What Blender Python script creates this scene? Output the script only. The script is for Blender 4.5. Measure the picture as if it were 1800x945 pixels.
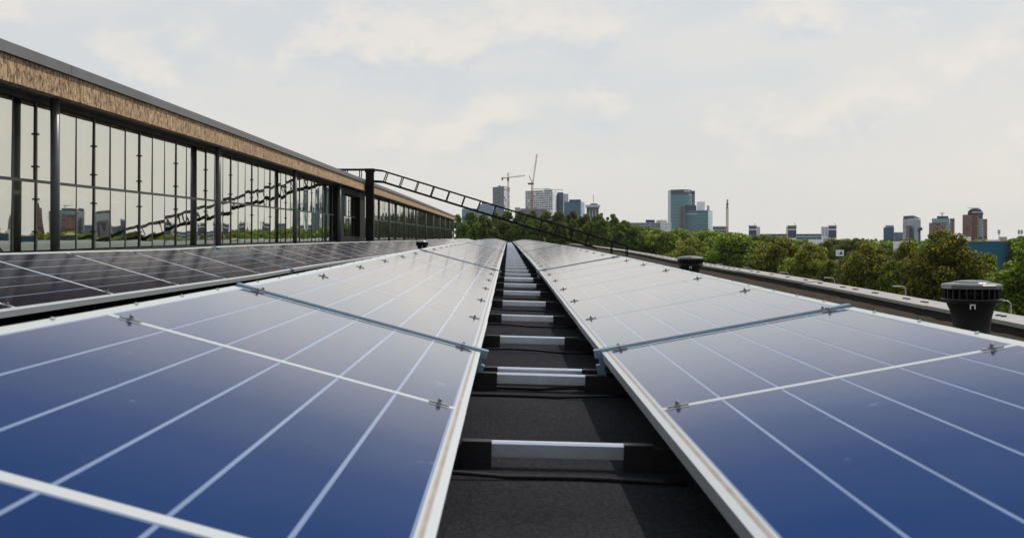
import bpy, math, random
import numpy as np
from mathutils import Matrix, Vector

random.seed(7)
rng = np.random.default_rng(11)
scene = bpy.context.scene
for _o in list(bpy.data.objects):
    bpy.data.objects.remove(_o)

# ------------------------------------------------------------------ camera, sky, sun, exposure
H = 11.0                 # eye height above the street
F = 2150.0               # focal length in photo pixels (photo is 1800 wide)
VX, VY = 893.0, 421.0    # where the aisle vanishes in the photo

cam_d = bpy.data.cameras.new('camera')
cam = bpy.data.objects.new('camera', cam_d)
scene.collection.objects.link(cam)
scene.camera = cam
cam.location = (0, 0, H)
cam.rotation_euler = (math.pi / 2, 0, 0)
cam_d.sensor_width = 36.0
cam_d.lens = 36.0 * F / 1800.0
cam_d.shift_x = (900 - VX) / 1800.0
cam_d.shift_y = -(472.5 - VY) / 1800.0
cam_d.clip_start = 0.05
cam_d.clip_end = 20000
cam_d.dof.use_dof = True
cam_d.dof.focus_distance = 13.0
cam_d.dof.aperture_fstop = 9.0

SUN = Vector((0.47, 0.42, 0.775)).normalized()     # direction to the sun: high, ahead and to the right
sun_el = math.asin(SUN.z)
sun_az = math.atan2(SUN.x, SUN.y)

world = bpy.data.worlds.new('World')
scene.world = world
world.use_nodes = True
wt = world.node_tree
for n in list(wt.nodes):
    wt.nodes.remove(n)
def wn(t, **k):
    n = wt.nodes.new(t)
    for a, b in k.items():
        setattr(n, a, b)
    return n
WSTR = 0.1
w_out = wn('ShaderNodeOutputWorld')
w_bg = wn('ShaderNodeBackground')
w_bg.inputs['Strength'].default_value = WSTR
sky = wn('ShaderNodeTexSky', sky_type='NISHITA')
sky.sun_disc = False
sky.sun_elevation = sun_el
sky.sun_rotation = sun_az
sky.dust_density = 2.5
sky.air_density = 1.0
w_tc = wn('ShaderNodeTexCoord')
w_sep = wn('ShaderNodeSeparateXYZ')
wt.links.new(w_tc.outputs['Generated'], w_sep.inputs[0])
def cloud_noise(offset, scale, detail, zst):
    mp = wn('ShaderNodeMapping')
    mp.inputs['Location'].default_value = offset
    mp.inputs['Scale'].default_value = (1.0, 1.0, zst)
    wt.links.new(w_tc.outputs['Generated'], mp.inputs['Vector'])
    nz = wn('ShaderNodeTexNoise')
    nz.inputs['Scale'].default_value = scale
    nz.inputs['Detail'].default_value = detail
    nz.inputs['Roughness'].default_value = 0.58
    wt.links.new(mp.outputs[0], nz.inputs['Vector'])
    return nz.outputs['Fac']
def wmath(op, a, b=None, clamp=False):
    m = wn('ShaderNodeMath', operation=op)
    m.use_clamp = clamp
    for i, v in enumerate((a, b)):
        if v is None:
            continue
        if isinstance(v, (int, float)):
            m.inputs[i].default_value = v
        else:
            wt.links.new(v, m.inputs[i])
    return m.outputs[0]
def wramp(src, stops, interp='EASE'):
    r = wn('ShaderNodeValToRGB')
    r.color_ramp.interpolation = interp
    els = r.color_ramp.elements
    while len(els) < len(stops):
        els.new(0.5)
    for e, (p, c) in zip(els, stops):
        e.position = p
        e.color = (c, c, c, 1) if isinstance(c, (int, float)) else (*c, 1)
    wt.links.new(src, r.inputs[0])
    return r.outputs[0]
def wmix(f, a, b):
    m = wn('ShaderNodeMix', data_type='RGBA')
    for s, v in ((m.inputs[0], f), (m.inputs[6], a), (m.inputs[7], b)):
        if isinstance(v, (int, float)):
            s.default_value = v
        elif isinstance(v, tuple):
            s.default_value = (*v, 1)
        else:
            wt.links.new(v, s)
    return m.outputs[2]
CO = (2.3, 0.4, 0.7)
n0 = cloud_noise(CO, 10.0, 9.0, 1.6)
n1 = cloud_noise((CO[0], CO[1], CO[2] + 0.035), 10.0, 9.0, 1.6)
n2 = cloud_noise((5.1, 1.7, 3.3), 2.6, 4.0, 3.0)
body = wramp(n0, [(0.43, 0.0), (0.64, 1.0)])
light = wmath('ADD', wmath('MULTIPLY', wmath('SUBTRACT', n0, n1), 6.5), 0.42, True)
big = wramp(n2, [(0.35, 0.0), (0.65, 1.0)])
K = 1.0 / WSTR
veil_lo = (0.765 * K, 0.755 * K, 0.72 * K)
veil_hi = (0.655 * K, 0.70 * K, 0.745 * K)
elev = wramp(w_sep.outputs['Z'], [(0.0, 0.0), (0.24, 1.0)])
veil = wmix(elev, veil_lo, veil_hi)
warm = wmix(wmath('MULTIPLY', big, 0.65), veil, (0.845 * K, 0.80 * K, 0.74 * K))
ccol = wmix(light, (0.63 * K, 0.68 * K, 0.745 * K), (0.89 * K, 0.83 * K, 0.75 * K))
fade = wramp(w_sep.outputs['Z'], [(0.035, 0.0), (0.10, 1.0)])
cl = wmath('MULTIPLY', wmath('MULTIPLY', body, fade), 0.70)
cloudy = wmix(cl, warm, ccol)
hz = wramp(w_sep.outputs['Z'], [(0.0, 0.97), (0.16, 0.92), (0.5, 0.72), (1.0, 0.6)], 'LINEAR')
final = wmix(hz, sky.outputs[0], cloudy)
wt.links.new(final, w_bg.inputs['Color'])
wt.links.new(w_bg.outputs[0], w_out.inputs[0])

sun_d = bpy.data.lights.new('sun', 'SUN')
sun_d.energy = 3.4
sun_d.angle = math.radians(0.6)
sun_d.color = (1.0, 0.93, 0.82)
sun_o = bpy.data.objects.new('sun', sun_d)
scene.collection.objects.link(sun_o)
sun_o.rotation_euler = SUN.to_track_quat('Z', 'Y').to_euler()
sun_o.location = (60, 50, 120)

vs = scene.view_settings
vs.view_transform = 'Standard'
vs.look = 'None'
vs.exposure = 0.0
vs.gamma = 1.0
scene.cycles.max_bounces = 8
scene.cycles.use_denoising = True

# ------------------------------------------------------------------ helpers
COL = scene.collection
def tag(o, label=None, cat=None, group=None, kind=None):
    if label: o['label'] = label
    if cat: o['category'] = cat
    if group: o['group'] = group
    if kind: o['kind'] = kind
    return o
def empty(name, loc=(0, 0, 0)):
    o = bpy.data.objects.new(name, None)
    o.empty_display_size = 0.2
    o.location = loc
    COL.objects.link(o)
    return o
def link(name, me, parent=None):
    o = bpy.data.objects.new(name, me)
    COL.objects.link(o)
    if parent is not None:
        o.parent = parent
    return o
def PX(x, z): return (x - VX) / F * z              # sideways metres of photo column x at distance z
def PZ(y, z): return H + (VY - y) / F * z          # height of photo row y at distance z

class MB:
    """collects faces; several materials allowed"""
    def __init__(self):
        self.v, self.f, self.m, self.s = [], [], [], []
    def quad(self, a, b, c, d, mi=0):
        n = len(self.v); self.v += [a, b, c, d]; self.f.append((n, n+1, n+2, n+3)); self.m.append(mi); self.s.append(False)
    def box(self, x0, x1, y0, y1, z0, z1, mi=0, M=None):
        p = [(x0,y0,z0),(x1,y0,z0),(x1,y1,z0),(x0,y1,z0),(x0,y0,z1),(x1,y0,z1),(x1,y1,z1),(x0,y1,z1)]
        self.hexa(p, mi, M)
    def hexa(self, p, mi=0, M=None):
        if M is not None:
            p = [tuple(M @ Vector(q)) for q in p]
        n = len(self.v); self.v += [tuple(q) for q in p]
        for q in ((0,3,2,1),(4,5,6,7),(0,1,5,4),(1,2,6,5),(2,3,7,6),(3,0,4,7)):
            self.f.append(tuple(n+i for i in q)); self.m.append(mi); self.s.append(False)
    def bar(self, a, b, w, h=None, mi=0):
        h = h or w
        a, b = Vector(a), Vector(b); d = (b-a).normalized()
        up = Vector((0,0,1)) if abs(d.z) < 0.95 else Vector((0,1,0))
        s = d.cross(up).normalized(); t = s.cross(d)
        p = []
        for q in (a, b):
            for i, j in ((-1,-1),(1,-1),(1,1),(-1,1)):
                p.append(tuple(q + s*(i*w/2) + t*(j*h/2)))
        n = len(self.v); self.v += p
        for q in ((0,1,2,3),(7,6,5,4),(0,4,5,1),(1,5,6,2),(2,6,7,3),(3,7,4,0)):
            self.f.append(tuple(n+i for i in q)); self.m.append(mi); self.s.append(False)
    def tube(self, pts, r, seg=8, mi=0, cap=True):
        pts = [Vector(p) for p in pts]
        rs = r if isinstance(r, (list, tuple)) else [r]*len(pts)
        n = len(self.v); ref = Vector((0.13, 0.31, 0.94))
        for i, p in enumerate(pts):
            d = (pts[min(i+1, len(pts)-1)] - pts[max(i-1, 0)]).normalized()
            s = d.cross(ref)
            if s.length < 0.1: s = d.cross(Vector((1,0,0)))
            s.normalize(); t = d.cross(s)
            for k in range(seg):
                a = 2*math.pi*k/seg
                self.v.append(tuple(p + (s*math.cos(a) + t*math.sin(a))*rs[i]))
        for i in range(len(pts)-1):
            for k in range(seg):
                a, b = n+i*seg+k, n+i*seg+(k+1) % seg
                self.f.append((a, b, b+seg, a+seg)); self.m.append(mi); self.s.append(True)
        if cap:
            self.f.append(tuple(n+k for k in reversed(range(seg)))); self.m.append(mi); self.s.append(False)
            e = n+(len(pts)-1)*seg
            self.f.append(tuple(e+k for k in range(seg))); self.m.append(mi); self.s.append(False)
    def lathe(self, prof, seg=32, mi=0, smooth=True):
        n = len(self.v)
        for r, z in prof:
            for k in range(seg):
                a = 2*math.pi*k/seg
                self.v.append((r*math.cos(a), r*math.sin(a), z))
        for i in range(len(prof)-1):
            for k in range(seg):
                a, b = n+i*seg+k, n+i*seg+(k+1) % seg
                self.f.append((a, b, b+seg, a+seg)); self.m.append(mi); self.s.append(smooth)
        self.f.append(tuple(n+k for k in reversed(range(seg)))); self.m.append(mi); self.s.append(False)
        e = n+(len(prof)-1)*seg
        self.f.append(tuple(e+k for k in range(seg))); self.m.append(mi); self.s.append(False)
    def mesh(self, name, mats):
        me = bpy.data.meshes.new(name)
        me.from_pydata(self.v, [], self.f)
        mats = mats if isinstance(mats, (list, tuple)) else [mats]
        for m in mats: me.materials.append(m)
        me.polygons.foreach_set('material_index', self.m)
        me.polygons.foreach_set('use_smooth', self.s)
        me.update()
        return me
    def obj(self, name, mats, parent=None):
        return link(name, self.mesh(name, mats), parent)

ONES = ['', 'first', 'second', 'third', 'fourth', 'fifth', 'sixth', 'seventh', 'eighth', 'ninth', 'tenth', 'eleventh', 'twelfth',
        'thirteenth', 'fourteenth', 'fifteenth', 'sixteenth', 'seventeenth', 'eighteenth', 'nineteenth']
TENS = {2: ('twentieth', 'twenty'), 3: ('thirtieth', 'thirty'), 4: ('fortieth', 'forty'), 5: ('fiftieth', 'fifty'),
        6: ('sixtieth', 'sixty'), 7: ('seventieth', 'seventy'), 8: ('eightieth', 'eighty')}
def ordinal(n):
    if n < 20: return ONES[n]
    t, u = divmod(n, 10)
    return TENS[t][0] if u == 0 else TENS[t][1] + '-' + ONES[u]

# ------------------------------------------------------------------ materials
def new_mat(name):
    m = bpy.data.materials.new(name)
    m.use_nodes = True
    nt = m.node_tree
    b = nt.nodes['Principled BSDF']
    return m, nt, b
def nd(nt, t, **k):
    n = nt.nodes.new(t)
    for a, v in k.items(): setattr(n, a, v)
    return n
def ramp(nt, src, stops, interp='LINEAR'):
    r = nd(nt, 'ShaderNodeValToRGB')
    r.color_ramp.interpolation = interp
    els = r.color_ramp.elements
    while len(els) < len(stops): els.new(0.5)
    for e, (p, c) in zip(els, stops):
        e.position = p
        e.color = (c, c, c, 1) if isinstance(c, (int, float)) else (*c, 1)
    nt.links.new(src, r.inputs[0])
    return r.outputs[0]
def noise(nt, scale, detail=4, rough=0.55, coord='Object', stretch=(1,1,1)):
    tc = nd(nt, 'ShaderNodeTexCoord'); mp = nd(nt, 'ShaderNodeMapping')
    mp.inputs['Scale'].default_value = stretch
    nt.links.new(tc.outputs[coord], mp.inputs['Vector'])
    n = nd(nt, 'ShaderNodeTexNoise')
    n.inputs['Scale'].default_value = scale; n.inputs['Detail'].default_value = detail; n.inputs['Roughness'].default_value = rough
    nt.links.new(mp.outputs[0], n.inputs['Vector'])
    return n.outputs['Fac']
def bump(nt, b, h, strength, dist=0.01):
    bp = nd(nt, 'ShaderNodeBump')
    bp.inputs['Strength'].default_value = strength; bp.inputs['Distance'].default_value = dist
    nt.links.new(h, bp.inputs['Height'])
    nt.links.new(bp.outputs[0], b.inputs['Normal'])
def simple(name, col, rough=0.6, metal=0.0, var=0.12, scale=6.0, bmp=0.0, bscale=60, coord='Object', spec=0.5):
    m, nt, b = new_mat(name)
    f = noise(nt, scale, 5, 0.6, coord)
    lo = tuple(max(0, c*(1-var)) for c in col); hi = tuple(min(1, c*(1+var)) for c in col)
    nt.links.new(ramp(nt, f, [(0.3, lo), (0.7, hi)]), b.inputs['Base Color'])
    b.inputs['Roughness'].default_value = rough; b.inputs['Metallic'].default_value = metal
    b.inputs['Specular IOR Level'].default_value = spec
    if bmp:
        bump(nt, b, noise(nt, bscale, 4, 0.6, coord), bmp)
    return m

M = {}
def rnoise(nt, scale, detail, rough, stretch):
    tc = nd(nt, 'ShaderNodeTexCoord'); mp = nd(nt, 'ShaderNodeMapping'); oi = nd(nt, 'ShaderNodeObjectInfo')
    mp.inputs['Scale'].default_value = stretch
    ml = nd(nt, 'ShaderNodeMath', operation='MULTIPLY'); ml.inputs[1].default_value = 57.0
    nt.links.new(oi.outputs['Random'], ml.inputs[0])
    cb = nd(nt, 'ShaderNodeCombineXYZ'); nt.links.new(ml.outputs[0], cb.inputs[0]); nt.links.new(ml.outputs[0], cb.inputs[1])
    nt.links.new(cb.outputs[0], mp.inputs['Location']); nt.links.new(tc.outputs['Object'], mp.inputs['Vector'])
    n = nd(nt, 'ShaderNodeTexNoise'); n.inputs['Scale'].default_value = scale; n.inputs['Detail'].default_value = detail; n.inputs['Roughness'].default_value = rough
    nt.links.new(mp.outputs[0], n.inputs['Vector'])
    return n.outputs['Fac']
def coated(name, diff, stops, rough, dvar=0.0, dust=0.0):
    """glass-covered solar laminate: dark under a coating that mirrors blue when seen steeply and clear at grazing angles"""
    m = bpy.data.materials.new(name); m.use_nodes = True; nt = m.node_tree
    for n in list(nt.nodes): nt.nodes.remove(n)
    out = nd(nt, 'ShaderNodeOutputMaterial'); add = nd(nt, 'ShaderNodeAddShader')
    d = nd(nt, 'ShaderNodeBsdfDiffuse'); g = nd(nt, 'ShaderNodeBsdfGlossy')
    lw = nd(nt, 'ShaderNodeLayerWeight'); lw.inputs['Blend'].default_value = 0.5
    nt.links.new(ramp(nt, lw.outputs['Facing'], stops), g.inputs['Color'])
    f = rnoise(nt, 2.2, 5, 0.6, (1, 0.6, 1))
    r = nd(nt, 'ShaderNodeMapRange'); r.inputs['To Min'].default_value = rough*0.7; r.inputs['To Max'].default_value = rough*1.4
    nt.links.new(f, r.inputs['Value']); nt.links.new(r.outputs[0], g.inputs['Roughness'])
    # dust film and a few droppings
    sp = rnoise(nt, 11, 2, 0.5, (1, 1, 1))
    spots = ramp(nt, sp, [(0.715, 0.0), (0.745, dust)])
    film = ramp(nt, f, [(0.35, diff), (0.75, tuple(min(1, c*(1+dvar)) for c in diff))])
    mx = nd(nt, 'ShaderNodeMix', data_type='RGBA')
    nt.links.new(spots, mx.inputs[0]); nt.links.new(film, mx.inputs[6]); mx.inputs[7].default_value = (0.16, 0.15, 0.14, 1)
    nt.links.new(mx.outputs[2], d.inputs['Color'])
    nt.links.new(d.outputs[0], add.inputs[0]); nt.links.new(g.outputs[0], add.inputs[1]); nt.links.new(add.outputs[0], out.inputs[0])
    return m
M['cell'] = coated('solar_cell', (0.006, 0.008, 0.016), [(0.0, (0.01, 0.03, 0.14)), (0.66, (0.012, 0.042, 0.17)), (0.74, (0.030, 0.075, 0.215)), (0.785, (0.065, 0.11, 0.25)),
                   (0.82, (0.15, 0.185, 0.305)), (0.85, (0.31, 0.33, 0.42)), (0.89, (0.56, 0.575, 0.62)), (0.93, (0.82, 0.795, 0.775)), (1.0, (0.97, 0.94, 0.90))], 0.10, 0.8, 0.35)
M['backsheet'] = coated('backsheet', (0.14, 0.178, 0.25), [(0.0, (0.02, 0.04, 0.08)), (0.76, (0.05, 0.09, 0.2)),
                   (0.855, (0.26, 0.28, 0.34)), (0.89, (0.42, 0.43, 0.47)), (0.93, (0.62, 0.62, 0.63)), (1.0, (0.85, 0.84, 0.82))], 0.12, 0.2, 0.0)

M['cell_dim_refl'] = coated('solar_cell_dimmed_reflection', (0.006, 0.006, 0.009), [(0.0, (0.01, 0.01, 0.03)), (0.74, (0.02, 0.022, 0.05)), (0.82, (0.07, 0.068, 0.09)),
                   (0.88, (0.20, 0.19, 0.205)), (0.93, (0.46, 0.44, 0.44)), (0.97, (0.78, 0.75, 0.73)), (1.0, (0.95, 0.92, 0.88))], 0.11, 0.8, 0.3)  # solar cell copy, mirror colour dimmed to paint in the dark building's reflection
def frame_mat():
    m, nt, b = new_mat('anodised_frame')
    tc = nd(nt, 'ShaderNodeTexCoord'); sep = nd(nt, 'ShaderNodeSeparateXYZ')
    nt.links.new(tc.outputs['Object'], sep.inputs[0])
    band = ramp(nt, sep.outputs['X'], [(0.0165, 0.0), (0.0185, 1.0), (0.0255, 1.0), (0.029, 0.0)])
    f = noise(nt, 9, 6, 0.7)
    patch = ramp(nt, f, [(0.30, 0.55), (0.62, 0.95)])
    mul = nd(nt, 'ShaderNodeMath', operation='MULTIPLY'); nt.links.new(band, mul.inputs[0]); nt.links.new(patch, mul.inputs[1])
    mx = nd(nt, 'ShaderNodeMix', data_type='RGBA')
    nt.links.new(mul.outputs[0], mx.inputs[0]); mx.inputs[6].default_value = (0.47, 0.505, 0.535, 1); mx.inputs[7].default_value = (0.25, 0.19, 0.13, 1)
    nt.links.new(mx.outputs[2], b.inputs['Base Color'])
    b.inputs['Metallic'].default_value = 0.25; b.inputs['Roughness'].default_value = 0.42
    return m
M['frame'] = frame_mat()
M['alu'] = simple('brushed_aluminium', (0.72, 0.79, 0.90), 0.24, 0.9, 0.06, 12)
M['rail'] = simple('galvanised_rail', (0.17, 0.25, 0.34), 0.42, 0.6, 0.15, 14)
M['sheet'] = simple('galvanised_sheet', (0.48, 0.53, 0.52), 0.45, 0.45, 0.08, 5)
M['clamp'] = simple('clamp_steel', (0.24, 0.24, 0.25), 0.4, 0.6, 0.2, 30)
M['black'] = simple('black_plastic', (0.010, 0.010, 0.012), 0.5, 0.0, 0.25, 10, spec=0.25)
M['vent'] = simple('vent_plastic', (0.013, 0.013, 0.016), 0.5, 0.0, 0.25, 8, 0.05, 90, spec=0.3)
M['ventcap'] = simple('vent_cap', (0.075, 0.08, 0.085), 0.28, 0.0, 0.25, 8)
M['white'] = simple('white_mark', (0.75, 0.75, 0.75), 0.5, 0, 0.04)
M['steel_black'] = simple('black_steel', (0.010, 0.010, 0.011), 0.7, 0.0, 0.3, 4, spec=0.15)
M['column'] = simple('column_paint', (0.075, 0.08, 0.082), 0.38, 0.0, 0.2, 5)
M['mullion'] = simple('mullion_paint', (0.022, 0.022, 0.021), 0.5, 0.0, 0.3, 6)
M['soffit'] = simple('soffit_board', (0.06, 0.055, 0.05), 0.8, 0, 0.3, 3)
M['flashing'] = simple('zinc_flashing', (0.13, 0.13, 0.135), 0.5, 0.35, 0.15, 1.5)
M['interior'] = simple('interior_wall', (0.16, 0.16, 0.14), 0.9, 0, 0.3, 0.4)
M['cap'] = simple('parapet_cap', (0.27, 0.265, 0.265), 0.6, 0.15, 0.14, 5)
M['upstand'] = simple('parapet_upstand', (0.025, 0.023, 0.022), 0.9, 0, 0.3, 6)

def bitumen(name, dark, lite, brown=0.0):
    m, nt, b = new_mat(name)
    g = noise(nt, 95, 3, 0.75); big = noise(nt, 2.0, 5, 0.6)
    c = ramp(nt, g, [(0.30, dark), (0.56, tuple((a+c)/2 for a, c in zip(dark, lite))), (0.72, lite), (0.80, tuple(min(1, x*2.4) for x in lite))])
    c2 = ramp(nt, big, [(0.3, (0.72, 0.72, 0.72)), (0.7, (1.2, 1.18, 1.15))])
    mx = nd(nt, 'ShaderNodeMix', data_type='RGBA', blend_type='MULTIPLY'); mx.inputs[0].default_value = 1
    nt.links.new(c, mx.inputs[6]); nt.links.new(c2, mx.inputs[7]); nt.links.new(mx.outputs[2], b.inputs['Base Color'])
    b.inputs['Roughness'].default_value = 0.95
    b.inputs['Specular IOR Level'].default_value = 0.06
    bump(nt, b, noise(nt, 90, 3, 0.7), 1.0, 0.008)
    return m
M['roof'] = bitumen('mineral_bitumen', (0.005, 0.0058, 0.009), (0.042, 0.044, 0.052))
M['gravel'] = bitumen('brown_bitumen', (0.015, 0.012, 0.010), (0.085, 0.066, 0.053))

def timber():
    m, nt, b = new_mat('weathered_fascia')
    f = noise(nt, 24, 7, 0.74, 'Object', (1, 1.0, 0.6)); g = noise(nt, 1.3, 4, 0.6, 'Object', (1, 1, 0.5))
    c = ramp(nt, f, [(0.37, (0.05, 0.032, 0.022)), (0.45, (0.22, 0.145, 0.085)), (0.53, (0.47, 0.335, 0.21)), (0.66, (0.66, 0.50, 0.34))])
    k = ramp(nt, g, [(0.3, (0.75, 0.72, 0.68)), (0.7, (1.1, 1.05, 1.0))])
    mx = nd(nt, 'ShaderNodeMix', data_type='RGBA', blend_type='MULTIPLY'); mx.inputs[0].default_value = 1
    nt.links.new(c, mx.inputs[6]); nt.links.new(k, mx.inputs[7]); nt.links.new(mx.outputs[2], b.inputs['Base Color'])
    b.inputs['Roughness'].default_value = 0.9
    bump(nt, b, f, 0.9, 0.03)
    return m
M['timber'] = timber()

def glass():
    m = bpy.data.materials.new('reflective_glazing'); m.use_nodes = True; nt = m.node_tree
    for n in list(nt.nodes): nt.nodes.remove(n)
    out = nd(nt, 'ShaderNodeOutputMaterial'); mix = nd(nt, 'ShaderNodeMixShader')
    t = nd(nt, 'ShaderNodeBsdfTransparent'); t.inputs[0].default_value = (0.55, 0.6, 0.52, 1)
    g = nd(nt, 'ShaderNodeBsdfGlossy'); g.inputs['Color'].default_value = (0.93, 0.93, 0.85, 1); g.inputs['Roughness'].default_value = 0.012
    lw = nd(nt, 'ShaderNodeLayerWeight'); lw.inputs['Blend'].default_value = 0.5
    fac = ramp(nt, lw.outputs['Facing'], [(0.0, 0.32), (0.5, 0.62), (0.8, 0.84), (1.0, 0.97)])
    nt.links.new(fac, mix.inputs[0])
    bp = nd(nt, 'ShaderNodeBump'); bp.inputs['Strength'].default_value = 0.32; bp.inputs['Distance'].default_value = 0.010
    nt.links.new(noise(nt, 1.1, 1.5, 0.4, 'Object'), bp.inputs['Height']); nt.links.new(bp.outputs[0], g.inputs['Normal'])
    nt.links.new(t.outputs[0], mix.inputs[1]); nt.links.new(g.outputs[0], mix.inputs[2]); nt.links.new(mix.outputs[0], out.inputs[0])
    return m
M['glass'] = glass()

def leaf_mat(name, dark, mid, lit, transl=0.35):
    m = bpy.data.materials.new(name); m.use_nodes = True; nt = m.node_tree
    for n in list(nt.nodes): nt.nodes.remove(n)
    out = nd(nt, 'ShaderNodeOutputMaterial'); mix = nd(nt, 'ShaderNodeMixShader'); mix.inputs[0].default_value = transl
    d = nd(nt, 'ShaderNodeBsdfPrincipled'); t = nd(nt, 'ShaderNodeBsdfTranslucent')
    d.inputs['Roughness'].default_value = 0.6; d.inputs['Specular IOR Level'].default_value = 0.25
    gi = nd(nt, 'ShaderNodeNewGeometry'); oi = nd(nt, 'ShaderNodeObjectInfo')
    c = ramp(nt, gi.outputs['Random Per Island'], [(0.0, dark), (0.5, mid), (0.85, lit), (1.0, tuple(x*1.5 for x in lit))])
    cl = noise(nt, 0.45, 3, 0.5)
    k = ramp(nt, cl, [(0.3, (0.75, 0.8, 0.75)), (0.7, (1.25, 1.15, 0.95))])
    mx = nd(nt, 'ShaderNodeMix', data_type='RGBA', blend_type='MULTIPLY'); mx.inputs[0].default_value = 1
    nt.links.new(c, mx.inputs[6]); nt.links.new(k, mx.inputs[7])
    hs = nd(nt, 'ShaderNodeHueSaturation')
    mr = nd(nt, 'ShaderNodeMapRange'); mr.inputs['To Min'].default_value = 0.65; mr.inputs['To Max'].default_value = 1.3
    nt.links.new(oi.outputs['Random'], mr.inputs['Value']); nt.links.new(mr.outputs[0], hs.inputs['Value'])
    mh = nd(nt, 'ShaderNodeMapRange'); mh.inputs['To Min'].default_value = 0.485; mh.inputs['To Max'].default_value = 0.515
    nt.links.new(oi.outputs['Random'], mh.inputs['Value']); nt.links.new(mh.outputs[0], hs.inputs['Hue'])
    nt.links.new(mx.outputs[2], hs.inputs['Color'])
    nt.links.new(hs.outputs[0], d.inputs['Base Color']); nt.links.new(hs.outputs[0], t.inputs['Color'])
    nt.links.new(d.outputs[0], mix.inputs[1]); nt.links.new(t.outputs[0], mix.inputs[2]); nt.links.new(mix.outputs[0], out.inputs[0])
    return m
M['leaf_y'] = leaf_mat('leaf_olive', (0.028, 0.046, 0.008), (0.13, 0.175, 0.022), (0.42, 0.43, 0.046), 0.58)
M['leaf_g'] = leaf_mat('leaf_green', (0.032, 0.060, 0.010), (0.12, 0.178, 0.022), (0.30, 0.37, 0.038), 0.52)
M['leaf_d'] = leaf_mat('leaf_deep', (0.026, 0.048, 0.010), (0.095, 0.15, 0.024), (0.22, 0.30, 0.038), 0.52)
M['bark'] = simple('bark', (0.06, 0.045, 0.03), 0.9, 0, 0.3, 3)

# ------------------------------------------------------------------ ground and streets
def ground_mat():
    m, nt, b = new_mat('city_ground')
    f = noise(nt, 0.012, 6, 0.6); g = noise(nt, 0.6, 5, 0.65)
    c = ramp(nt, f, [(0.42, (0.045, 0.07, 0.02)), (0.5, (0.07, 0.085, 0.03)), (0.6, (0.11, 0.105, 0.09))])
    k = ramp(nt, g, [(0.3, (0.7, 0.7, 0.7)), (0.7, (1.2, 1.2, 1.2))])
    mx = nd(nt, 'ShaderNodeMix', data_type='RGBA', blend_type='MULTIPLY'); mx.inputs[0].default_value = 1
    nt.links.new(c, mx.inputs[6]); nt.links.new(k, mx.inputs[7]); nt.links.new(mx.outputs[2], b.inputs['Base Color'])
    b.inputs['Roughness'].default_value = 0.95
    return m
mb = MB(); mb.quad((-3500, -900, 0), (3500, -900, 0), (3500, 6000, 0), (-3500, 6000, 0))
tag(mb.obj('ground', ground_mat()), kind='structure')
M['asphalt'] = simple('asphalt', (0.05, 0.05, 0.052), 0.9, 0, 0.2, 0.5)
M['kerb'] = simple('kerb_stone', (0.3, 0.3, 0.29), 0.85, 0, 0.15, 2)
mb = MB(); mb.quad((28, -100, 0.02), (39, -100, 0.02), (44, 700, 0.02), (33, 700, 0.02))
tag(mb.obj('road', M['asphalt']), kind='structure')
mb = MB(); mb.quad((58, 40, 0.02), (95, 40, 0.02), (95, 235, 0.02), (60, 235, 0.02))
tag(mb.obj('parking_lot', M['asphalt']), kind='structure')
mb = MB()
mb.hexa([(39, -100, 0), (39.3, -100, 0), (44.3, 700, 0), (44, 700, 0), (39, -100, 0.13), (39.3, -100, 0.13), (44.3, 700, 0.13), (44, 700, 0.13)])
tag(mb.obj('kerb', M['kerb']), kind='structure')

# ------------------------------------------------------------------ the roof we stand on
RP = [(-20, 0.0), (5, 0.0), (8, 0.024), (13, 0.062), (20, 0.098), (31, 0.128), (50, 0.19), (80, 0.25), (112, 0.29), (140, 0.3)]
_rx = np.array([p[0] for p in RP]); _ry = np.array([p[1] for p in RP])
_fine = np.arange(-20, 140, 0.5)
_fr = np.interp(_fine, _rx, _ry)
_ker = np.ones(9)/9
_fs = np.convolve(np.pad(_fr, 4, mode='edge'), _ker, mode='valid')
def rise(z): return float(np.interp(z, _fine, _fs))
SLOPE = 0.028
def roof_z(x, z): return H - 0.605 + rise(z) - SLOPE*x
EDGE = [(-6, 3.3), (4, 3.42), (8.5, 3.58), (13.7, 3.74), (24.2, 3.92), (48.6, 4.75), (68, 5.2), (112, 5.6)]
def edge_x(z): return float(np.interp(z, [e[0] for e in EDGE], [e[1] for e in EDGE]))

zs = list(np.arange(-6, 112.1, 1.0))
mb = MB()
for a, b in zip(zs[:-1], zs[1:]):
    xs_a = [-5.0, -3.0, -1.0, 0.0, 1.0, 2.0, edge_x(a)]; xs_b = [-5.0, -3.0, -1.0, 0.0, 1.0, 2.0, edge_x(b)]
    for i in range(6):
        mb.quad((xs_a[i], a, roof_z(xs_a[i], a)), (xs_a[i+1], a, roof_z(xs_a[i+1], a)), (xs_b[i+1], b, roof_z(xs_b[i+1], b)), (xs_b[i], b, roof_z(xs_b[i], b)))
tag(mb.obj('flat_roof', M['roof']), kind='structure')
# brown weathered strip along the eaves, rumpled
mb = MB()
NX = 14
zz = list(np.arange(-6, 112.1, 0.25))
def strip_pt(i, z):
    t = i/NX; x = 2.05 + (edge_x(z)-0.02-2.05)*t
    edge_h = min(1.0, min(i, NX-i)/2.0)
    return (x, z, roof_z(x, z)+0.006+edge_h*(0.012+0.016*math.sin(x*23+z*3.1)*math.sin(z*5.7+x*4)+0.010*math.sin(z*13.3+x*17)))
for a, b in zip(zz[:-1], zz[1:]):
    for i in range(NX):
        mb.quad(strip_pt(i, a), strip_pt(i+1, a), strip_pt(i+1, b), strip_pt(i, b))
tag(mb.obj('roof_edge_strip', M['gravel']), kind='structure')

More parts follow.
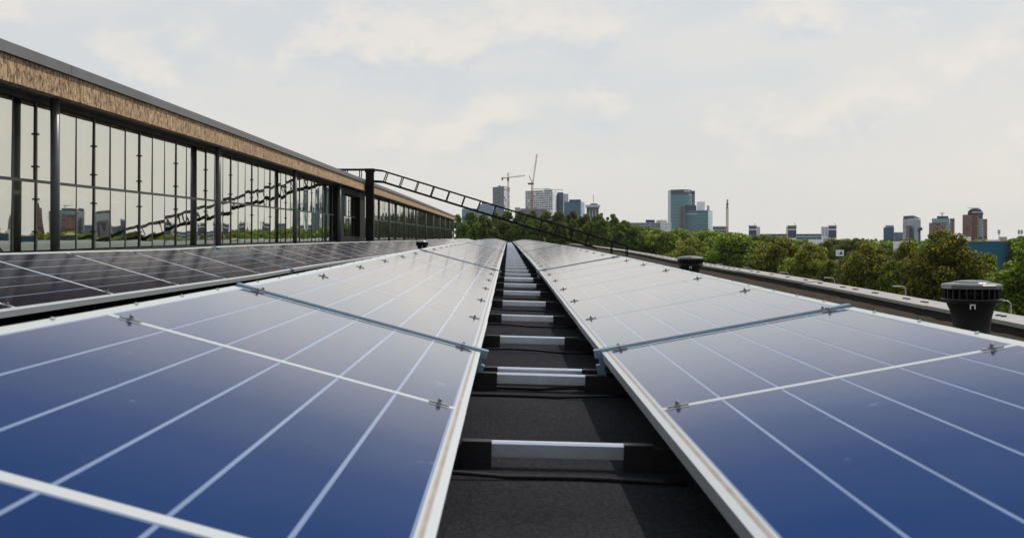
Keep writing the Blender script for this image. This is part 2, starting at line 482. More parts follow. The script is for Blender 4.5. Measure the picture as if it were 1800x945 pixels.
# the storey under the roof: outer wall below the parapet
wall = empty('parapet', (0, 0, 0))
tag(wall, 'low roof-edge parapet with grey metal capping running beside the right panel row', 'parapet')
mb = MB()
for a, b in zip(zs[:-1], zs[1:]):
    xa, xb = edge_x(a), edge_x(b)
    ta, tb = roof_z(xa, a)+0.088, roof_z(xb, b)+0.088
    mb.hexa([(xa, a, 0), (xa+0.2, a, 0), (xb+0.2, b, 0), (xb, b, 0), (xa, a, ta), (xa+0.2, a, ta), (xb+0.2, b, tb), (xb, b, tb)])
mb.obj('outer_wall', M['upstand'], wall)
cz = [-6, -2.0, 2.0, 6.0, 10.6, 15.5, 20.5, 25.5, 30.5, 36, 42, 48, 54, 60, 66, 72, 80, 88, 96, 104, 112]
for k, (a, b) in enumerate(zip(cz[:-1], cz[1:])):
    mb = MB(); a2, b2 = a+0.004, b-0.004
    sub = np.linspace(a2, b2, 6)
    lift = 0.004*(k % 2) + random.uniform(0, 0.006)
    for p, q in zip(sub[:-1], sub[1:]):
        xa, xb = edge_x(p)-0.035, edge_x(q)-0.035
        ta, tb = roof_z(edge_x(p), p)+0.091+lift, roof_z(edge_x(q), q)+0.091+lift
        mb.hexa([(xa, p, ta-0.03), (xa+0.26, p, ta-0.02), (xb+0.26, q, tb-0.02), (xb, q, tb-0.03), (xa, p, ta), (xa+0.26, p, ta+0.012), (xb+0.26, q, tb+0.012), (xb, q, tb)])
    mb.obj('capping_sheet', M['cap'], wall)
    # dark rivet pairs on the capping
    if a < 45 and b > 4:
        mb = MB()
        z = a + 0.35
        while z < b:
            for dz in (0, 0.10):
                x = edge_x(z) + 0.09; t = roof_z(edge_x(z), z)+0.091+lift+0.006
                mb.box(x-0.016, x+0.016, z+dz-0.016, z+dz+0.016, t-0.004, t+0.010)
            z += random.choice((0.55, 0.8, 1.1))
        o = mb.obj('capping_rivets', M['black'], wall); o['kind'] = 'stuff'

# ------------------------------------------------------------------ solar panel rows
PL, PW, PITCH = 1.659, 1.0, 1.66
GAP_W = 0.075
def joints(z_first, z_gap, z_end):
    """list of (z0, z1, gap_after): panels from the camera outwards, with an expansion gap at 4.95, 14.9, then every ten panels"""
    gaps = [4.95, 14.98, 31.65, 48.3, 65.0, 81.6, 98.3]
    out = []
    start = -9.0
    bounds = [start] + gaps + [z_end]
    # first stretch is filled backwards from the first gap
    z = gaps[0] - GAP_W/2; tmp = []
    while z - PITCH > -1.8:
        tmp.append((z-PITCH, z, len(tmp) == 0)); z -= PITCH
    out += tmp[::-1]
    for a, b in zip(gaps, gaps[1:] + [z_end]):
        n = int(round((b-a-GAP_W)/PITCH)); p = (b-a-GAP_W)/n
        for i in range(n):
            out.append((a+GAP_W/2+i*p, a+GAP_W/2+(i+1)*p, i == n-1 and b < z_end))
    return [t for t in out if t[1] > z_first]

def panel_meshes():
    fr = MB(); lip = 0.0155; hgt = 0.038; L2 = PL/2
    fr.box(0, lip+0.017, -L2, L2, -hgt, 0)               # low bar carries the dirt line
    fr.box(PW-lip, PW, -L2, L2, -hgt, 0)
    le = 0.020
    fr.box(lip+0.017, PW-lip, -L2, -L2+le, -hgt, 0); fr.box(lip+0.017, PW-lip, L2-le, L2, -hgt, 0)
    bs = MB(); bs.box(lip+0.017, PW-lip, -L2+le, L2-le, -0.010, -0.0012)
    u0, u1 = 0.038, PW-0.021; g = 0.0085; w = (u1-u0-5*g)/6
    st = MB(); st.box(0, w, -L2+le+0.008, L2-le-0.008, -0.0042, -0.0006)
    al = MB()
    for i in range(6):
        al.box(u0+i*(w+g), u0+i*(w+g)+w, -L2+le+0.008, L2-le-0.008, -0.0042, -0.0006)
    df = MB()                                           # folded back sheet along the high edge
    df.quad((PW+0.001, -PITCH/2, -0.001), (PW+0.024, -PITCH/2, -0.001), (PW+0.024, PITCH/2, -0.001), (PW+0.001, PITCH/2, -0.001))
    df.quad((PW+0.024, -PITCH/2, -0.001), (PW+0.20, -PITCH/2, -0.36), (PW+0.20, PITCH/2, -0.36), (PW+0.024, PITCH/2, -0.001))
    for k in (-0.5, 0.0, 0.5):
        df.box(PW+0.007, PW+0.017, k-0.006, k+0.006, -0.001, 0.005)
    cp = MB()                                           # mid clamp: plate along the joint, two wings and a bolt
    cp.box(-0.028, 0.028, -0.010, 0.010, 0.0, 0.003); cp.box(-0.006, 0.006, -0.017, 0.017, 0.002, 0.005)
    n = MB(); n.lathe([(0.0055, 0.005), (0.0055, 0.013), (0.004, 0.0142)], 8); cp.v, off = cp.v + n.v, len(cp.v)
    cp.f += [tuple(i+off for i in q) for q in n.f]; cp.m += n.m; cp.s += n.s
    rl = MB()                                           # grey carrier rail lying in an expansion gap
    rl.box(-0.015, PW+0.012, -0.025, 0.025, -0.06, 0.002); rl.box(-0.015, PW+0.012, -0.025, -0.017, 0.002, 0.007); rl.box(-0.015, PW+0.012, 0.017, 0.025, 0.002, 0.007)
    rl.box(-0.03, 0.10, -0.030, 0.030, -0.022, 0.011); rl.box(-0.03, 0.0, -0.026, 0.026, -0.12, -0.05); rl.box(PW-0.07, PW+0.02, -0.030, 0.030, -0.022, 0.011)
    lg = MB(); lg.box(0.90, 0.94, -0.03, 0.03, -0.37, -0.04)
    return dict(frame=fr.mesh('frame', M['frame']), back=bs.mesh('backsheet', M['backsheet']), strip=st.mesh('cell_strip', M['cell']),
                all=al.mesh('cell_strips', M['cell']), defl=df.mesh('back_sheet', M['sheet']), clamp=cp.mesh('clamp', M['clamp']),
                strip_d=st.mesh('dark_cell_strip', M['cell_dim_refl']), all_d=al.mesh('dimmed_cell_strips', M['cell_dim_refl']), rail=rl.mesh('gap_rail', M['rail']), leg=lg.mesh('rear_post', M['alu'])), [u0+i*(w+g) for i in range(6)]
PM, STRIP_U = panel_meshes()

def place(o, loc, M3=None):
    o.location = loc
def rise_d(z): return float(np.interp(z, [0, 7, 13, 16, 32, 50, 68, 112], [0.006, 0.004, 0.0, 0.022, 0.052, 0.07, 0.13, 0.20]))
def panel_row(x_low, drop_low, tilt_deg, side, z_first, z_end, look, where, group, strip_to, rise=rise):
    """side +1: rises to the right of the aisle, -1: rises to the left"""
    th = math.radians(tilt_deg)
    for i, (z0, z1, gap) in enumerate(joints(z_first, 0, z_end)):
        h0, h1 = rise(z0), rise(z1)
        zc = (z0+z1)/2
        s = (h1-h0)/(z1-z0)
        tj = th + math.radians(random.uniform(-0.03, 0.03))
        u = Vector((side*math.cos(tj), 0, math.sin(tj)))
        v = Vector((0, side, side*s)).normalized()
        n = u.cross(v).normalized(); v = n.cross(u)
        t = empty('solar_panel')
        base = Vector((x_low, zc, H-drop_low+(h0+h1)/2+random.uniform(-0.0002, 0.0002)))
        t.matrix_world = Matrix(((u.x, v.x, n.x, base.x), (u.y, v.y, n.y, base.y), (u.z, v.z, n.z, base.z), (0, 0, 0, 1)))
        tag(t, f'{look} solar panel, {ordinal(i+1)} from the camera in the row {where}', 'solar panel', group)
        link('frame', PM['frame'], t); link('backsheet', PM['back'], t)
        if zc < strip_to:
            for su in STRIP_U:
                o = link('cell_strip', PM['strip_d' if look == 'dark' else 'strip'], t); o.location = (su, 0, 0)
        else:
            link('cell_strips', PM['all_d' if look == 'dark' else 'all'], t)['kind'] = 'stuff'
        link('back_sheet', PM['defl'], t)
        for vv in (-0.5, 0.5):
            o = link('rear_post', PM['leg'], t); o.location = (0, vv, 0)
        far = side*(z1-zc)      # local v of the joint at the far end
        if gap:
            o = link('gap_rail', PM['rail'], t); o.location = (0, far+side*GAP_W/2, 0)
            for cu in (0.075, 0.925):
                o = link('clamp', PM['clamp'], t); o.location = (cu, far-side*0.012, 0.001)
                if zc < 45:
                    o = link('clamp', PM['clamp'], t); o.location = (cu, far+side*(GAP_W+0.012), 0.001)
        else:
            for cu in (0.075, 0.925):
                o = link('clamp', PM['clamp'], t); o.location = (cu, far, 0.001)

ROW_END = 111.0
panel_row(-0.111, 0.456, 15.2, -1, 0.35, ROW_END, 'blue', 'left of the aisle', 'panels left of the aisle', 34)
panel_row(0.378, 0.456, 10.3, 1, 0.35, ROW_END, 'blue', 'right of the aisle', 'panels right of the aisle', 34)
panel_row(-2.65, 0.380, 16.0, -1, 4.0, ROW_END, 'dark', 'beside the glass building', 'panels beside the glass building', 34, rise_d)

# ------------------------------------------------------------------ cross bars in the aisle, with black feet and cables
def bar_meshes():
    b = MB()
    w, h = 0.030, 0.040
    xs0, xs1 = -0.055, 0.315
    prof = [(-w/2, 0), (w/2, 0), (w/2, h-0.006), (w/2-0.006, h), (-w/2+0.006, h), (-w/2, h-0.006)]
    n = len(b.v)
    for x in (xs0, xs1):
        for y, z in prof: b.v.append((x, y, z))
    for k in range(6):
        b.f.append((n+k, n+(k+1) % 6, n+6+(k+1) % 6, n+6+k)); b.m.append(0); b.s.append(False)
    b.f.append(tuple(n+k for k in range(6))); b.m.append(0); b.s.append(False)
    b.f.append(tuple(n+11-k for k in range(6))); b.m.append(0); b.s.append(False)
    f = MB()
    f.box(-0.075, 0.005, -0.021, 0.021, -0.030, 0.040); f.box(-0.072, 0.003, -0.030, 0.030, -0.030, -0.010)
    f.box(-0.14, -0.075, -0.020, 0.020, -0.03, 0.030); f.box(-0.045, -0.030, -0.024, -0.021, 0.004, 0.018)
    return b.mesh('bar', M['alu']), f.mesh('end_foot', M['black'])
BM, FM = bar_meshes()
bars = []
zg = [4.95, 14.98, 31.65, 48.3, 65.0, 81.6, 98.3]
for (z0, z1, gap) in joints(0.35, 0, ROW_END):
    if gap: bars += [z1-0.035, z1+GAP_W+0.10]
    else: bars.append(z1)
for i, z in enumerate(bars):
    base = roof_z(0.13, z)
    t = empty('cross_bar', (0, z, base))
    t.rotation_euler = (0, SLOPE, random.uniform(-0.012, 0.012))
    tag(t, f'silver cross bar with black feet, {ordinal(i+1)} from the camera in the aisle between panels', 'cross bar', 'cross bars in the aisle')
    o = link('bar', BM, t); o.location = (0, 0, 0.034)
    o = link('end_foot', FM, t); o.location = (-0.05, 0, 0.034)
    o = link('end_foot', FM, t); o.location = (0.31, 0, 0.034); o.rotation_euler = (0, 0, math.pi)
    # black cable lying on the membrane just in front of the bar
    if z < 26:
        mb = MB(); pts = []
        dz = random.uniform(0.16, 0.22)
        ph = random.uniform(0, 6)
        for k in range(11):
            x = -0.20 + 0.065*k
            pts.append((x, z-dz-0.012*math.sin(x*9+ph)-0.05*(x > 0.2)*(x-0.2), roof_z(x, z-dz)+0.007+0.012*max(0, math.sin(x*7+ph))))
        mb.tube(pts, 0.0065, 6)
        tag(mb.obj('cable', M['black']), f'black cable lying in front of the {ordinal(i+1)} cross bar in the aisle', 'cable', 'cables across the aisle')

# ------------------------------------------------------------------ roof ventilators
def make_vent(loc, label, seg=40):
    t = empty('roof_ventilator', loc)
    tag(t, label, 'roof vent', 'black roof ventilators')
    mb = MB(); mb.lathe([(0.20, -0.02), (0.20, 0.0), (0.108, 0.012), (0.108, 0.16), (0.114, 0.22), (0.127, 0.27), (0.146, 0.312), (0.160, 0.330)], seg)
    mb.obj('neck', M['vent'], t)
    mb = MB(); mb.lathe([(0.168, 0.326), (0.176, 0.330), (0.176, 0.340), (0.168, 0.344)], seg); mb.obj('lower_ring', M['vent'], t)
    mb = MB(); mb.lathe([(0.130, 0.344), (0.130, 0.402)], seg); mb.obj('inner_drum', M['black'], t)
    for k in range(24):
        a = 2*math.pi*k/24
        fin = MB(); R = Matrix.Rotation(a, 4, 'Z')
        fin.box(0.131, 0.168, -0.004, 0.004, 0.344, 0.402, 0, R)
        fin.obj('louvre_fin', M['vent'], t)
    mb = MB(); mb.lathe([(0.168, 0.402), (0.180, 0.404), (0.180, 0.424), (0.170, 0.432), (0.115, 0.440), (0.108, 0.4405)], 12, 0, False)
    mb.lathe([(0.110, 0.4402), (0.104, 0.446), (0.06, 0.452), (0.02, 0.454)], 12, 0, False)
    mb.obj('cap', M['ventcap'], t)
    # white arch mark facing the camera
    bd = MB(); R = Matrix.Rotation(math.atan2(-loc[0], loc[1]) + 0.0, 4, 'Z') @ Matrix.Translation((0.006, -0.147, 0.300))
    for x0, x1, z0, z1 in ((-0.016, 0.016, 0.006, 0.014), (-0.016, -0.009, -0.016, 0.006), (0.009, 0.016, -0.016, 0.006)):
        bd.box(x0, x1, -0.006, 0.006, z0, z1, 0, R)
    bd.obj('badge', M['white'], t)
    return t
def vent_at(px, z, ytop, label):
    x = PX(px, z)
    make_vent((x, z, PZ(ytop, z)-0.454), label)
vent_at(1708, 7.45, 492, 'large black mushroom roof ventilator near the parapet at the right')
vent_at(1213, 16.2, 449, 'smaller black mushroom roof ventilator behind the right panel row, midway along')
vent_at(742, 34.0, 423, 'tiny black roof ventilator behind the left panel row near the black post')

# ------------------------------------------------------------------ the glazed building
GX, CX, FX = -4.95, -4.74, -4.60
Z0C, BAY = 12.80, 7.2
bld = empty('glazed_building', (GX, 0, 0))
tag(bld, 'long glass-fronted rooftop building with brown fascia and dark round columns', 'building')
def bpart(mb, name, mat): 
    o = mb.obj(name, mat, bld); o.location = (-GX, 0, 0); return o
def eave(z): return H + 1.405 + rise(z)*1.05 + 0.0
bays = list(range(-2, 13))
def flex(z, x0, x1, lo, hi, z2, mb, lo2=None, hi2=None):
    mb.hexa([(x0, z, lo), (x1, z, lo), (x1, z2, lo2), (x0, z2, lo2), (x0, z, hi), (x1, z, hi), (x1, z2, hi2), (x0, z2, hi2)])
for k in bays:
    za, zb = Z0C+BAY*k, Z0C+BAY*(k+1)
    sub = np.linspace(za+0.006, zb-0.006, 7)
    tb, fl = MB(), MB()
    for p, q in zip(sub[:-1], sub[1:]):
        ea, eb = eave(p), eave(q)
        flex(p, FX-0.12, FX, ea, ea+0.245, q, tb, eb, eb+0.245)
        flex(p, FX-0.30, FX+0.035, ea+0.249, ea+0.355, q, fl, eb+0.249, eb+0.355)
    bpart(tb, 'fascia_board', M['timber']); bpart(fl, 'flashing_sheet', M['flashing'])
    sf = MB(); ea, eb = eave(za), eave(zb)
    flex(za+0.002, GX-0.15, FX-0.125, ea+0.02, ea+0.06, zb-0.002, sf, eb+0.02, eb+0.06)
    flex(za+0.002, GX-0.06, GX+0.05, ea-0.03, ea+0.018, zb-0.002, sf, eb-0.03, eb+0.018)
    bpart(sf, 'soffit', M['soffit'])
# roof slab and dark interior
mb = MB(); e0, e1 = eave(-1.6), eave(106.4)
mb.hexa([(-16, -1.6, e0+0.07), (FX-0.31, -1.6, e0+0.07), (FX-0.31, 106.4, e1+0.07), (-16, 106.4, e1+0.07), (-16, -1.6, e0+0.33), (FX-0.31, -1.6, e0+0.33), (FX-0.31, 106.4, e1+0.33), (-16, 106.4, e1+0.33)])
bpart(mb, 'roof_slab', M['flashing'])
mb = MB(); mb.box(-16.2, -16, -1.6, 106.4, H-4, e0+0.06); bpart(mb, 'back_wall', M['interior'])
mb = MB(); mb.box(-15.99, GX-0.4, -1.6, 106.4, H-0.9, H-0.8); bpart(mb, 'inner_floor', M['interior'])
mb = MB(); mb.box(-15.99, GX+0.03, 106.3, 106.5, 0, e1+0.05); bpart(mb, 'end_wall', M['mullion'])
mb = MB()
for k in bays:
    za, zb = Z0C+BAY*k, Z0C+BAY*(k+1)
    flex(za, GX-0.10, GX+0.06, 0, roof_z(GX, za)+0.28, zb, mb, 0, roof_z(GX, zb)+0.28)
bpart(mb, 'plinth', M['mullion'])
# columns
for k in range(-1, 14):
    z = Z0C+BAY*k
    mb = MB(); mb.tube([(CX, z, roof_z(CX, z)), (CX, z, eave(z)+0.03)], 0.048, 16)
    bpart(mb, 'column', M['column'])
# glazing: 12 panes a bay in two tiers
NP = 12
def tier(z):  # bottom, transom, top
    return roof_z(GX, z)+0.28, H+0.545+rise(z)*1.1, eave(z)-0.025
for k in bays:
    za, zb = Z0C+BAY*k, Z0C+BAY*(k+1)
    near = -1 <= k <= 3
    rest = MB(); pw = BAY/NP
    mull = MB()
    for i in range(NP):
        p, q = za+pw*i, za+pw*(i+1)
        thick = i % 3 == 0
        for lv in (0, 1):
            lo, hi = tier(p)[lv], tier(p)[lv+1]; lo2, hi2 = tier(q)[lv], tier(q)[lv+1]
            dx = random.uniform(-0.0018, 0.0018); dv = 0.0023+random.uniform(-0.0011, 0.0011)
            pts = []
            for x in (GX-0.006, GX+0.006):
                pass
            P = [(GX-0.006-dx-dv, p+0.016, lo+0.016), (GX+0.006-dx-dv, p+0.016, lo+0.016), (GX+0.006+dx-dv, q-0.016, lo2+0.016), (GX-0.006+dx-dv, q-0.016, lo2+0.016),
                 (GX-0.006-dx+dv, p+0.016, hi-0.016), (GX+0.006-dx+dv, p+0.016, hi-0.016), (GX+0.006+dx+dv, q-0.016, hi2-0.016), (GX-0.006+dx+dv, q-0.016, hi2-0.016)]
            if near:
                g = MB(); g.hexa(P); bpart(g, 'window_pane', M['glass'])
            else:
                rest.hexa(P)
        m = MB() if near else mull
        wd = 0.045 if thick else 0.028
        lo, _, hi = tier(p)
        m.box(GX-0.05, GX+(0.018 if thick else 0.011), p-wd/2, p+wd/2, lo-0.02, hi+0.02)
        if thick:
            c = lo+0.2
            while c < hi-0.05:
                m.box(GX+0.012, GX+0.036, p-wd/2-0.010, p+wd/2+0.010, c, c+0.018); c += 0.34
        if near: bpart(m, 'mullion', M['mullion'])
    if not near:
        o = bpart(rest, 'window_panes', M['glass']); o['kind'] = 'stuff'
        o = bpart(mull, 'mullions', M['mullion']); o['kind'] = 'stuff'
    tr = MB(); t0, t1 = tier(za)[1], tier(zb)[1]
    flex(za, GX-0.03, GX+0.014, t0-0.016, t0+0.016, zb, tr, t1-0.016, t1+0.016)
    bpart(tr, 'transom', M['mullion'])
# inner columns seen through the glass, dark header box at the near end, portal beside the black post
for k in range(0, 3):
    z = Z0C+BAY*k-0.75
    mb = MB(); mb.box(GX-0.55, GX-0.35, z-0.1, z+0.1, H-0.8, eave(z)+0.02); bpart(mb, 'inner_column', M['column'])
mb = MB(); mb.box(GX-0.08, GX+0.09, Z0C-2.4, Z0C-1.35, eave(11)-0.19, eave(11)+0.015); bpart(mb, 'shutter_box', M['mullion'])
zp = Z0C+BAY*3
mb = MB()
mb.box(GX-0.1, GX+0.16, zp+0.35, zp+1.35, roof_z(GX, zp), eave(zp)-0.02); mb.box(GX-0.1, GX+0.16, zp+1.36, zp+6.6, H+1.23+rise(zp), H+1.39+rise(zp)); mb.box(GX-0.1, GX+0.16, zp+1.36, zp+6.6, roof_z(GX, zp), roof_z(GX, zp)+0.42)
mb.box(GX-0.1, GX+0.16, zp+5.2, zp+6.6, roof_z(GX, zp)+0.43, H+1.22+rise(zp))
bpart(mb, 'door_portal', M['steel_black'])

# ------------------------------------------------------------------ gangway over the rows, with its black post
ZG = 39.4
gang = empty('gangway', (PX(650, ZG), ZG, roof_z(-4.4, ZG)))
tag(gang, 'black steel railed gangway sloping from the glass building down to the roof edge', 'gangway')
go = Vector(gang.location)
def gpart(mb, name, mat=None):
    o = mb.obj(name, mat or M['steel_black'], gang); o.location = -go; return o
def gp(x, y, dz=0.0): return (PX(x, ZG), ZG+dz, PZ(y, ZG))
mb = MB(); c = gp(650, 297); mb.box(c[0]-0.125, c[0]+0.125, ZG-0.1, ZG+0.14, roof_z(-4.4, ZG), c[2])
mb.box(c[0]-0.15, c[0]+0.15, ZG-0.13, ZG+0.17, c[2]-0.10, c[2]+0.012); gpart(mb, 'post')
DG = 0.5
top_line = [(560, 297.5), (652, 297.5), (671, 299.5), (1103, 432.5)]
low_line = [(560, 318), (652, 318), (671, 319), (1049, 436)]
for dz in (0.0, DG):
    mb = MB(); pts = [gp(*p, dz) for p in top_line]
    for a, b in zip(pts[:-1], pts[1:]): mb.bar(a, b, 0.035, 0.042)
    gpart(mb, 'handrail')
    mb = MB(); pts = [gp(*p, dz) for p in low_line]
    for a, b in zip(pts[:-1], pts[1:]): mb.bar(a, b, 0.035, 0.062)
    gpart(mb, 'stringer')
    for x in (588, 607, 632):
        mb = MB(); mb.bar(gp(x, 297.5, dz), gp(x, 318, dz), 0.03); gpart(mb, 'baluster')
    x = 680.0
    while x < 1068:
        yt = 299.5+(x-671)*(432.5-299.5)/(1103-671)
        xb = x-6.2; yb = 319+(xb-671)*(436-319)/(1049-671)
        if xb < 1049:
            mb = MB(); mb.bar(gp(x, yt, dz), gp(xb, yb, dz), 0.032); gpart(mb, 'baluster')
        x += 27.4
    for x in (1076, 1103):
        yt = 299.5+(x-671)*(432.5-299.5)/(1103-671)
        mb = MB(); a = gp(x, yt, dz); mb.bar(a, (a[0], a[1], roof_z(a[0], ZG)-0.01), 0.035); gpart(mb, 'baluster')
# thin treads between the stringers
for k in range(26):
    t = k/25; x = 671+(1049-671)*t; y = 319+(436-319)*t
    a = gp(x, y, 0.03); mb = MB(); mb.box(a[0]-0.06, a[0]+0.06, ZG+0.028, ZG+DG-0.028, a[2]-0.012, a[2]+0.012); gpart(mb, 'tread')

# ------------------------------------------------------------------ street lamps beyond the roof edge
M['lamp_pole'] = simple('lamp_pole', (0.42, 0.43, 0.42), 0.5, 0.3, 0.1, 3)
M['lamp_head'] = simple('lamp_head', (0.62, 0.63, 0.63), 0.4, 0.2, 0.08, 3)
lamp_lab = ['pale street lamp beside the large roof ventilator', 'pale street lamp left of the large roof ventilator', 'street lamp in front of the dark tree, fourth from the right edge... ']
lamps = [(1777, 528), (1592, 503), (1467, 488), (1386, 478.5), (1320, 470), (1270, 464)]
lamp_words = ['rightmost pale street lamp, partly behind the large roof ventilator', 'pale street lamp, second from the right, below the widest tree',
              'pale street lamp, third from the right beyond the parapet', 'pale street lamp, fourth from the right beyond the parapet',
              'pale street lamp, fifth from the right beyond the parapet', 'pale street lamp just right of the smaller ventilator']
for (x, y), lab in zip(lamps, lamp_words):
    z = 5.0*F/(y-VY); X = PX(x, z)
    t = empty('street_lamp', (X, z, 0)); tag(t, lab, 'street lamp', 'street lamps along the road')
    mb = MB(); mb.tube([(0, 0, 0), (0, 0, 3), (0, 0, 5.55), (-0.06, 0, 5.8), (-0.22, 0, 5.95), (-0.6, 0, 6.02)], [0.09, 0.075, 0.06, 0.055, 0.05, 0.05], 8); mb.obj('pole', M['lamp_pole'], t)
    mb = MB(); mb.hexa([(-1.35, -0.12, 5.98), (-0.55, -0.12, 5.97), (-0.55, 0.12, 5.97), (-1.35, 0.12, 5.98), (-1.3, -0.07, 6.09), (-0.55, -0.1, 6.08), (-0.55, 0.1, 6.08), (-1.3, 0.07, 6.09)])
    mb.obj('lamp_head', M['lamp_head'], t)

# ------------------------------------------------------------------ trees
def crown_mesh(name, mat, rx, rz, zc, n_clump, per, leaf, seed, dome=False):
    r = np.random.default_rng(seed)
    cents, rads = [], []
    for i in range(n_clump):
        d = r.normal(size=3); d /= np.linalg.norm(d)
        if d[2] < -0.85: d[2] *= -0.6
        rad = r.uniform(0.45, 0.86) if i > n_clump*0.25 else r.uniform(0.05, 0.4)
        if dome: rad = r.uniform(0.74, 0.84)
        taper = 1.0 - (0.0 if dome else 0.28)*max(0, d[2])
        cents.append((d[0]*rx*rad*taper, d[1]*rx*rad*taper, zc+d[2]*rz*rad)); rads.append(r.uniform(0.15, 0.28)*rx)
    cents = np.array(cents); rads = np.array(rads)
    tot = n_clump*per
    ci = np.repeat(np.arange(n_clump), per)
    d = r.normal(size=(tot, 3)); d /= np.linalg.norm(d, axis=1)[:, None]
    rr = r.uniform(0.35, 1.12, tot)**0.6
    pos = cents[ci] + d*rads[ci][:, None]*rr[:, None]*np.array([1, 1, 0.8])
    nrm = d*0.7 + r.normal(size=(tot, 3))*0.6 + np.array([0, 0, 0.35]); nrm /= np.linalg.norm(nrm, axis=1)[:, None]
    tn = np.cross(nrm, r.normal(size=(tot, 3))); tn /= np.linalg.norm(tn, axis=1)[:, None]
    bn = np.cross(nrm, tn)
    s = r.uniform(0.55, 1.2, tot)[:, None]*leaf
    V = np.empty((tot, 4, 3))
    V[:, 0] = pos - tn*s*0.62; V[:, 1] = pos - bn*s*0.38 + nrm*s*0.08; V[:, 2] = pos + tn*s*0.62; V[:, 3] = pos + bn*s*0.38 + nrm*s*0.08
    me = bpy.data.meshes.new(name)
    me.vertices.add(tot*4); me.vertices.foreach_set('co', V.reshape(-1))
    me.loops.add(tot*4); me.loops.foreach_set('vertex_index', np.arange(tot*4, dtype=np.int32))
    me.polygons.add(tot); me.polygons.foreach_set('loop_start', np.arange(0, tot*4, 4, dtype=np.int32))
    me.materials.append(mat); me.update(calc_edges=True); me.validate()
    return me
def trunk_mesh(name, h, zc, rx, rz, seed):
    r = random.Random(seed); mb = MB()
    mb.tube([(0, 0, -0.1), (0.05, 0, h*0.3), (0.0, 0.08, zc), (0.05, 0, zc+rz*0.6)], [0.30, 0.22, 0.15, 0.04], 8)
    for k in range(7):
        a = r.uniform(0, 6.28); z = r.uniform(zc-rz*0.7, zc+rz*0.2); L = r.uniform(0.5, 0.8)*rx
        mb.tube([(0.02, 0.03, z), (math.cos(a)*L*0.5, math.sin(a)*L*0.5, z+L*0.35), (math.cos(a)*L, math.sin(a)*L, z+L*0.6)], [0.10, 0.06, 0.02], 6)
    return mb.mesh(name, M['bark'])
TREES = {}
def def_tree(key, mat, h, rx, rz, n_clump, per, leaf, seeds, dome=False):
    TREES[key] = []
    for s in seeds:
        zc = h-rz
        cm = crown_mesh('crown', M[mat], rx, rz, zc, n_clump, per, leaf, s, dome)
        co = np.empty(len(cm.vertices)*3); cm.vertices.foreach_get('co', co); co = co.reshape(-1, 3)
        TREES[key].append((cm, trunk_mesh('trunk', h, zc, rx, rz, s), float(np.percentile(co[:, 2], 99.8)), float(np.percentile(np.abs(co[:, 0]), 98.5))))
def_tree('olive', 'leaf_y', 12.0, 5.2, 5.7, 120, 330, 0.29, (1, 2, 3))
def_tree('green', 'leaf_g', 12.0, 5.0, 5.6, 110, 280, 0.32, (4, 5, 6))
def_tree('lime', 'leaf_d', 18.0, 4.2, 7.2, 90, 200, 0.42, (7, 8, 9), dome=True)
def tree(name, key, var, X, Y, height, width, label, group):
    cm, tm, h, rx = TREES[key][var % 3]
    t = empty(name, (X, Y, 0)); sx = width/(2*rx); t.scale = (sx, sx, height/h); t.rotation_euler = (0, 0, random.uniform(0, 6.28))
    tag(t, label, 'tree', group)
    link('trunk', tm, t); link('crown', cm, t)
def tree_px(name, key, var, x, ytop, z, wpx, label, group):
    tree(name, key, var, PX(x, z), z, PZ(ytop, z), wpx*z/F, label, group)

# row behind the lamps, right
row = [(1838, 416, 121, 150, 'bright green tree cut by the right edge of the picture', 'green'),
       (1664, 408, 141, 136, 'broad yellow-green tree behind the large ventilator, the widest on the right', 'olive'),
       (1594, 423, 160, 64, 'olive tree pressed against the left of the widest right-hand tree', 'olive'),
       (1532, 430, 176, 96, 'olive tree right of the small white sign', 'olive'),
       (1428, 428, 205, 80, 'dark olive tree left of the small white sign', 'olive'),
       (1370, 419, 226, 92, 'dark round tree standing apart below the middle small office tower', 'olive'),
       (1287, 413, 270, 100, 'dark green tree right of the smaller ventilator', 'green'),
       (1215, 418, 300, 88, 'leafy tree directly behind the smaller ventilator', 'olive'),
       (1165, 410, 330, 80, 'mid green tree left of the smaller ventilator', 'green'),
       (1120, 405, 360, 70, 'green tree behind the foot of the gangway', 'green')]
for i, (x, y, z, w, lab, key) in enumerate(row):
    tree_px('broadleaf_tree', key, i, x, y, z, w, lab, 'trees along the road')
mid = [(1190, 403, 430, 56), (1240, 405, 420, 60), (1262, 407, 470, 54), (1315, 412, 460, 54), (1222, 407, 520, 54), (1150, 404, 450, 54),
       (1290, 409, 560, 50), (1405, 421, 520, 40), (1462, 420, 480, 46), (1500, 420, 430, 52), (1560, 424, 460, 44), (1522, 423, 380, 50), (1345, 413, 640, 42), (1362, 415, 600, 36),
       (1485, 420, 600, 40), (1780, 420, 420, 50), (1640, 421, 520, 50), (1800, 416, 330, 60), (1135, 400, 520, 44), (1105, 398, 560, 40)]
for i, (x, y, z, w) in enumerate(sorted(mid)):
    tree_px('broadleaf_tree', 'green', i, x, y, z, w, f'background green tree, {ordinal(i+1)} from the left in the loose second row behind', 'trees of the second row')
tops = [(806, 378), (826, 373), (848, 378), (870, 374), (893, 372), (915, 372), (938, 371), (960, 372), (983, 372), (1006, 372), (1029, 377), (1051, 378), (1075, 377), (1099, 388), (1122, 397)]
for i, (x, y) in enumerate(tops):
    z = 480 + random.uniform(-15, 15)
    tree_px('lime_tree', 'lime', i, x+random.uniform(-2, 2), y, z, random.uniform(27, 31), f'tall dome-topped dark tree, {ordinal(i+1)} from the left in the avenue back row', 'back row of the dark avenue')
tops = [(812, 392), (838, 391), (858, 386), (884, 388), (910, 392), (934, 388), (958, 392), (984, 390), (1010, 387), (1036, 390), (1060, 386), (1088, 394), (1112, 398)]
